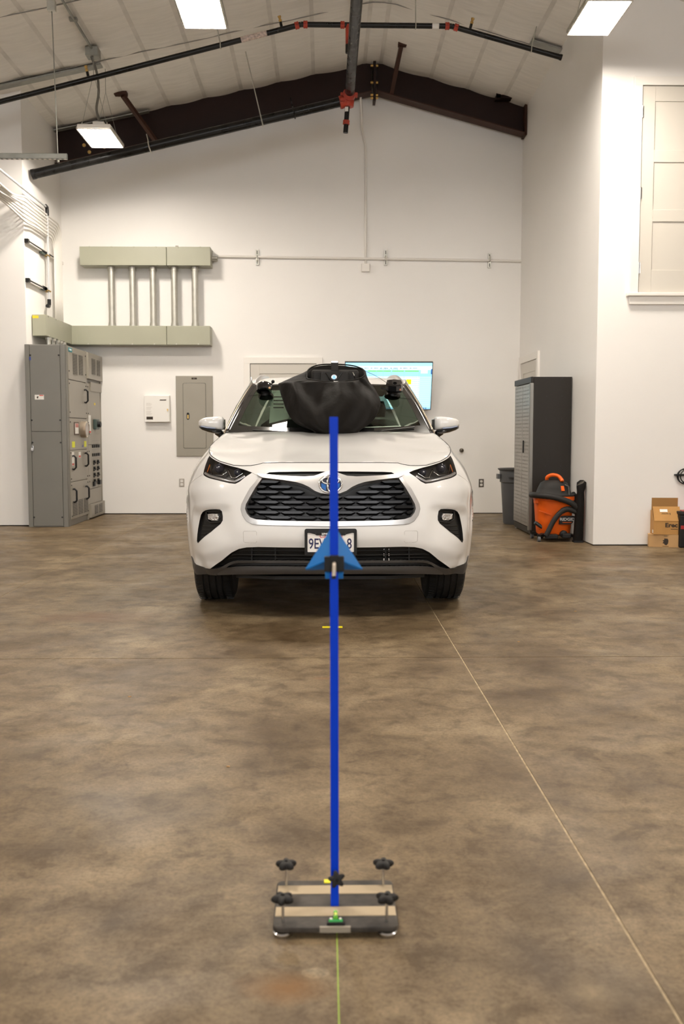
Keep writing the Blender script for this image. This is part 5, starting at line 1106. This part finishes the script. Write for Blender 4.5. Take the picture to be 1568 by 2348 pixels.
# mirrors
def mirror_half(sg):
    st_ = [(.812, 1.176, 1.262, .05), (.825, 1.172, 1.276, .075), (.86, 1.170, 1.280, .09), (.93, 1.172, 1.273, .085), (.970, 1.176, 1.264, .072), (.992, 1.180, 1.254, .055), (1.004, 1.188, 1.242, .032)]
    rows = []
    for x, zl, zh, d in st_:
        zl = zl + (x - .812) * .10; c = (zl + zh) / 2; hz_ = (zh - zl) / 2
        rows.append([(sg * x, 1.78 + d * .95 * math.copysign(abs(math.cos(a)) ** .6, math.cos(a)) * (1 if math.cos(a) < 0 else .45), c + hz_ * math.copysign(abs(math.sin(a)) ** .55, math.sin(a))) for a in np.linspace(0, 2 * math.pi, 25)[:-1]])
    m = MB().grid(rows, True); m.add(rows[0], [tuple(range(24))]); m.add(rows[-1], [tuple(range(24))])
    t = obj('mirror', m, M_PAINT, car, smooth=60, weld=True)
    lw = [(.832, 1.135, 1.184, .06), (.87, 1.142, 1.188, .088), (.93, 1.154, 1.194, .084), (.975, 1.170, 1.200, .068), (1.000, 1.184, 1.208, .04)]; rows = []
    for x, zl, zh, d in lw: c = (zl + zh) / 2; hz_ = (zh - zl) / 2; rows.append([(sg * x, 1.78 + d * 1.0 * math.cos(a) * (1 if math.cos(a) < 0 else .45), c + hz_ * math.sin(a)) for a in np.linspace(0, 2 * math.pi, 21)[:-1]])
    m = MB().grid(rows, True); m.add(rows[0], [tuple(range(20))]); m.add(rows[-1], [tuple(range(20))]); obj('mirror_base', m, M_GLOSSB, t, smooth=60, weld=True)
    obj('mirror_arm', MB().tube([(sg * .865, 1.77, 1.163), (sg * .835, 1.77, 1.14), (sg * .815, 1.77, 1.10), (sg * .80, 1.78, 1.075)], [.03, .028, .024, .022], 10), M_GLOSSB, t, smooth=60)
    obj('mirror_inner', MB().box((sg * .80 - .004, 1.74, 1.175), (sg * .812 + .004, 1.82, 1.255)), M_GLOSSB, t, bevel=.004)
    obj('signal_strip', MB().tube([(sg * .87, 1.698, 1.186), (sg * .94, 1.70, 1.192), (sg * .985, 1.725, 1.202)], .004, 6), mat('signal_clear', (.35, .42, .60), .1, coat=1), t)
mirror_half(-1); mirror_half(1)
# interior
M_INT = mat('interior_dark', (.020, .020, .022), .7); M_SEAT = mat('seat_leather', (.045, .042, .04), .6)
obj('dashboard', MB().grid([[(x, y, z + .02 * (1 - (x / .72) ** 4)) for x in np.linspace(-.72, .72, 13)] for y, z in ((1.30, 1.085), (1.55, 1.115), (1.85, 1.12), (1.98, 1.08), (2.0, .90))]), M_INT, car, smooth=40)
obj('cabin_floor', MB().box((-.85, 1.4, .34), (.85, 4.7, .40)), M_INT, car)
obj('steering_wheel', MB().tube([(.36 + .18 * math.cos(a), 2.06 - .055 * math.sin(a), 1.06 + .17 * math.sin(a)) for a in np.linspace(0, 2 * math.pi, 29)[:-1]], .015, 8, True).cyl((.36, 1.9, 1.0), (.36, 2.07, 1.06), .05, 12), M_INT, car, smooth=40)
def seat(x, y, name='seat'):
    s_ = obj(name, MB().grid([srect(.24, .07, .70, 20, 3, x, y + 0), srect(.25, .075, .95, 20, 3, x, y + .06), srect(.22, .06, 1.22, 20, 3, x, y + .14), srect(.15, .03, 1.27, 20, 3, x, y + .16)], True), M_SEAT, car, smooth=50)
    obj('headrest', MB().grid([srect(.12, .045, 1.29, 16, 3, x, y + .16), srect(.13, .05, 1.36, 16, 3, x, y + .17), srect(.11, .04, 1.43, 16, 3, x, y + .19), srect(.02, .01, 1.44, 16, 3, x, y + .19)], True), M_SEAT, s_, smooth=50); obj('cushion', MB().box((x - .24, y - .42, .55), (x + .24, y + .02, .72)), M_SEAT, s_, bevel=.03)
seat(-.38, 2.75); seat(.38, 2.75)
obj('rear_bench', MB().box((-.62, 3.55, .6), (.62, 3.68, 1.22)).box((-.62, 3.1, .55), (.62, 3.6, .70)), M_SEAT, car, bevel=.03)
obj('rear_view_mirror', MB().prism(rrect(-.12, 1.40, .12, 1.47, .03), XZ, 2.03, 2.055).cyl((0, 2.03, 1.47), (0, 1.98, 1.52), .01, 8), M_INT, car)
obj('headliner', MB().grid([[(x * .97, y, z - .025) for x, y, z in r[::4]] for r in rf_[2:]]), mat('headliner', (.40, .39, .36), .8), car)
obj('rear_cabin_wall', MB().box((-.75, 4.5, .4), (.75, 4.56, 1.15)), M_INT, car)
wp = MB(); wp.tube([ws(-.75, .06, .012), ws(-.3, .045, .014), ws(.08, .04, .012)], .006, 6); wp.tube([ws(.1, .05, .012), ws(.5, .06, .014), ws(.85, .10, .012)], .006, 6); split('wiper', wp, M_BLACK, car)
obj('pale_strip', MB().grid([[ws(u, v, .0045) for u in (.33, .45, .60, .72)] for v in (.142, .152)]), mat('pale_green', (.45, .58, .45), .5), car)  # pale green strip low on the windshield
pg = thing('paper_sheet', 'white paper sheet behind the left half of the windshield', 'paper', (-.40 + .033, 5.95 + 1.84, 1.375)); sh_ = []
for i in range(9):
    v = i / 8; sh_.append([(x - .02 * v * 0 + .012 * v, .02 * v + .05 * (1 - v) * 0 + .16 * (v - .5) + .02 * (x / .06) ** 2, -.115 + .225 * v - (.035 * (1 - v) * (1 - (x + .06) / .14) if v < .5 else 0)) for x in np.linspace(-.065, .09, 7)])
obj('sheet', MB().grid(sh_), mat('paper', (.90, .90, .86), .7), pg, smooth=True)
pr = MB()
for i in range(4): pr.bar((-.03, -.075 + i * .022 - .012, -.03 + i * .028), (.05, -.075 + i * .022 - .010, -.03 + i * .028), .002, .008, up=(0, 0, 1))
obj('printing', pr, M_INK, pg)['kind'] = 'stuff'

# black cloth bag with a camera unit, standing on the cowl against the windshield
bag = thing('cloth_cover_bag', 'large open black cloth bag standing on the hood against the windshield', 'bag', (.033, 5.95, 0))
lev = [  # z, left x, right x, y centre, y radius
 (1.150, -.10, .20, 1.20, .035), (1.168, -.115, .215, 1.205, .06), (1.20, -.24, .285, 1.235, .10), (1.27, -.295, .345, 1.29, .165), (1.33, -.325, .372, 1.345, .215), (1.39, -.345, .378, 1.40, .24), (1.45, -.362, .345, 1.45, .25), (1.50, -.378, .312, 1.49, .245), (1.520, -.383, .298, 1.50, .24)]
rows = []; NB = 72
rng = np.random.RandomState(4); ph = rng.rand(6) * 6.28
def fold(a, t): return .030 * (abs(math.sin(2.3 * a + 2.4 * t + .4)) - .62) + .020 * (abs(math.sin(3.7 * a - 3.1 * t + 1.3)) - .6) + .012 * (abs(math.sin(6.5 * a + 4.5 * t)) - .6) + .012 * math.sin(3 * a + ph[0] + 2 * t) + .010 * math.sin(5 * a + ph[1] - 3 * t) + .007 * math.sin(9 * a + ph[2] + 4 * t) + .004 * math.sin(15 * a + ph[3])
for z, xl, xr, yc, ry in lev:
    t = (z - 1.15) / .37; r = []
    for k in range(NB):
        a = 2 * math.pi * k / NB; c, s_ = math.cos(a), math.sin(a); xx = (xr if c > 0 else -xl) * math.copysign(abs(c) ** .85, c); fo = fold(a, t) * min(1, t * 2 + .2) * (abs(s_) ** .5)
        r.append((xx, yc + (ry + fo * 2.6) * math.copysign(abs(s_) ** .8, s_), z + .01 * math.sin(2 * a + 1) * (1 if .05 < t < .95 else 0)))
    rows.append(r)
def rimrow(f, ins=0.0, dz=0.0):
    r = []
    for k in range(NB):
        a = 2 * math.pi * k / NB; c, s_ = math.cos(a), math.sin(a)
        zr = 1.595 + (.075 if s_ > 0 else .078) * s_ * (1 if s_ > 0 else .95) - (.03 * max(0, -c) ** 4 if s_ < 0 else 0)
        rx = (.258 if c > 0 else .185) - ins; tgt = (rx * math.copysign(abs(c) ** .75, c) + .015, 1.505 + (.19 - ins) * math.copysign(abs(s_) ** .75, s_), zr + dz)
        b = rows[8][k] if not f == 1 else tgt; q = tuple(b[i] + (tgt[i] - b[i]) * f for i in range(3)); r.append(q)
    return r
base8 = rows[8]
out = rows[:9] + [rimrow(.35), rimrow(.7), rimrow(1)]
inn = [rimrow(1, .010, -.004), rimrow(1, .03, -.10), rimrow(1, .06, -.22), rimrow(1, .12, -.30)]
def fix(m): return m
bg_ = MB().grid(out + inn, True); bg_.add(out[0], [tuple(range(NB))]); bg_.add(inn[-1], [tuple(range(NB))])
ob = obj('bag_body', bg_, M_CLOTH, bag, smooth=70)
sb = ob.modifiers.new('sub', 'SUBSURF'); sb.levels = 1; sb.render_levels = 2
tx = bpy.data.textures.new('cloth_folds', 'CLOUDS'); tx.noise_scale = .16; dm = ob.modifiers.new('folds', 'DISPLACE'); dm.texture = tx; dm.strength = .014; dm.mid_level = .5; dm.texture_coords = 'LOCAL'
obj('rim_binding', MB().tube(rimrow(1, .004, .002), .0055, 6, True), M_CLOTH, bag, smooth=True)
obj('front_seam', MB().tube([(.10 + .004 * i, 1.222 - .0 * i + yy, z) for i, (z, yy) in enumerate(((1.49, .02), (1.42, -.03), (1.34, -.06), (1.26, -.06)))], .0025, 5), M_CLOTH, bag)
obj('white_tag', MB().box((.030, 1.282, 1.502), (.062, 1.286, 1.524)), M_LABEL, bag)
cu = thing('camera_unit', 'black boxy camera unit with a glowing round button inside the cloth bag', 'camera', (.065, 7.36, 1.42))
obj('body', MB().box((-.165, .03, -.10), (.185, .18, .196)), M_BLACKM, cu, bevel=.02)
fp = obj('front_panel', MB().box((-.098, -.005, -.09), (.110, .03, .182)), M_BLACKM, cu, bevel=.006)
obj('v_bezel', MB().tube([(-.06, -.008, .172), (-.025, -.010, .115), (.022, -.010, .115), (.06, -.008, .172)], .004, 6), M_GLOSSB, fp)
obj('button_ring', MB().lathe([(.020, 0), (.020, .006), (.014, .007)], Matrix.Translation((.002, -.004, .138)) @ Matrix.Rotation(R(90), 4, 'X'), 22, False), M_STEEL, fp, smooth=40); obj('button_glow', MB().lathe([(.0, .006), (.0135, .006), (.0135, .004), (0, .004)], Matrix.Translation((.002, -.004, .138)) @ Matrix.Rotation(R(90), 4, 'X'), 22, False), emit('button_glow', (.30, .58, 1.0), .9), fp)
obj('button_mark', MB().tube([(.002 + .006 * math.cos(a), -.0105, .138 + .006 * math.sin(a)) for a in np.linspace(0, 2 * math.pi, 17)[:-1]], .0013, 5, True), mat('button_blue', (.02, .16, .45), .3), fp)
obj('strap_handle', MB().box((-.020, .02, .18), (.034, .06, .252)), M_BLACKM, cu, bevel=.006); obj('handle_clip', MB().box((-.018, .018, .246), (.03, .05, .258)), M_STEEL, cu)
for x in (-.085, .097): obj('screw', MB().cyl((x, -.008, .170), (x, -.004, .170), .006, 8), M_DARK, fp)
obj('blue_label', MB().box((.135, .026, .08), (.18, .0305, .118)), mat('label_blue', (.01, .13, .50), .4), cu); obj('side_cable', MB().tube([(.14, .02, .175), (.15, .0, .15), (.155, .01, .13)], .004, 6), M_STEEL, cu)

# suction-mounted sensors on the upper windshield corners
m1 = thing('suction_mount', 'round black suction-mounted sensor at the left top corner of the windshield', 'sensor', (-.505 + .033, 5.95 + 1.86, 1.50), 0, 'suction-mounted sensors on the windshield')
mt_ = Matrix.Rotation(R(-28), 4, 'X')
obj('suction_cup', MB().lathe([(.062, -.065), (.058, -.05), (.040, -.035), (.036, -.015)], Matrix.Translation((.01, .03, -.01)) @ Matrix.Rotation(R(28), 4, 'X'), 24), M_BLACK, m1, smooth=40)
obj('sensor_head', MB().lathe([(.045, -.035), (.058, -.03), (.062, -.005), (.060, .022), (.048, .034), (.0, .038)], mt_, 28, False), M_GLOSSB, m1, smooth=45); obj('knob', MB().lathe([(.0, -.014), (.012, -.008), (.014, .004), (.008, .013), (0, .015)], Matrix.Translation((.068, 0, .048)), 12, False), M_BLACK, m1, smooth=60)
obj('knob_stem', MB().cyl((.05, 0, .02), (.068, 0, .045), .005, 8), M_BLACK, m1); obj('lever', MB().bar((-.02, -.045, .035), (.05, -.02, .034), .014, .008), M_BLACK, m1); obj('amber_dot', MB().lathe([(0, .004), (.008, .002), (.009, 0)], Matrix.Translation((.044, -.052, -.002)) @ Matrix.Rotation(R(90), 4, 'X'), 10, False), mat('amber_dot', (.7, .42, .2), .3), m1)
m2 = thing('suction_mount', 'angular black suction-mounted sensor at the right top corner of the windshield', 'sensor', (.507 + .033, 5.95 + 1.85, 1.512), 0, 'suction-mounted sensors on the windshield')
obj('suction_cup', MB().lathe([(.064, -.075), (.060, -.055), (.042, -.04), (.036, -.01)], Matrix.Translation((-.01, .035, -.01)) @ Matrix.Rotation(R(28), 4, 'X'), 24), M_BLACK, m2, smooth=40)
hx_ = [(-.068, -.02), (-.05, -.05), (.01, -.075), (.05, -.06), (.068, -.02), (.06, .05), (.0, .07), (-.06, .05)]
h2 = MB().grid([[(x * k, y * k, z + y * tl) for x, y in hx_] for k, z, tl in ((.80, -.045, .1), (.97, -.03, .15), (1.0, .018, .3), (.90, .034, .35))], True); h2.add([(x * .9, y * .9, .034 + y * .35) for x, y in hx_], [tuple(range(8))]); h2.add([(x * .8, y * .8, -.045 + y * .1) for x, y in hx_], [tuple(range(8))[::-1]]); obj('sensor_head', h2, M_GLOSSB, m2, smooth=30)
obj('lever', MB().bar((-.05, -.045, -.03), (-.105, -.03, -.012), .012, .012), M_BLACK, m2); obj('copper_dot', MB().lathe([(0, .006), (.010, .003), (.012, 0)], Matrix.Translation((.038, -.058, -.025)) @ Matrix.Rotation(R(80), 4, 'X'), 10, False), mat('copper_dot', (.5, .2, .12), .3), m2); obj('top_recess', MB().lathe([(.012, .002), (.016, .0)], Matrix.Translation((.005, -.01, .038)), 14), M_BLACKM, m2)
tag(obj('thin_cord', MB().tube(smoothpath([(-.27, -.10, .13), (-.15, -.05, .08), (-.06, -.04, .025)], 8), .0016, 5), M_BLACK, loc=(.54, 7.80, 1.512)), 'thin cord from the cloth bag to the angular sensor on the windshield', 'cord')
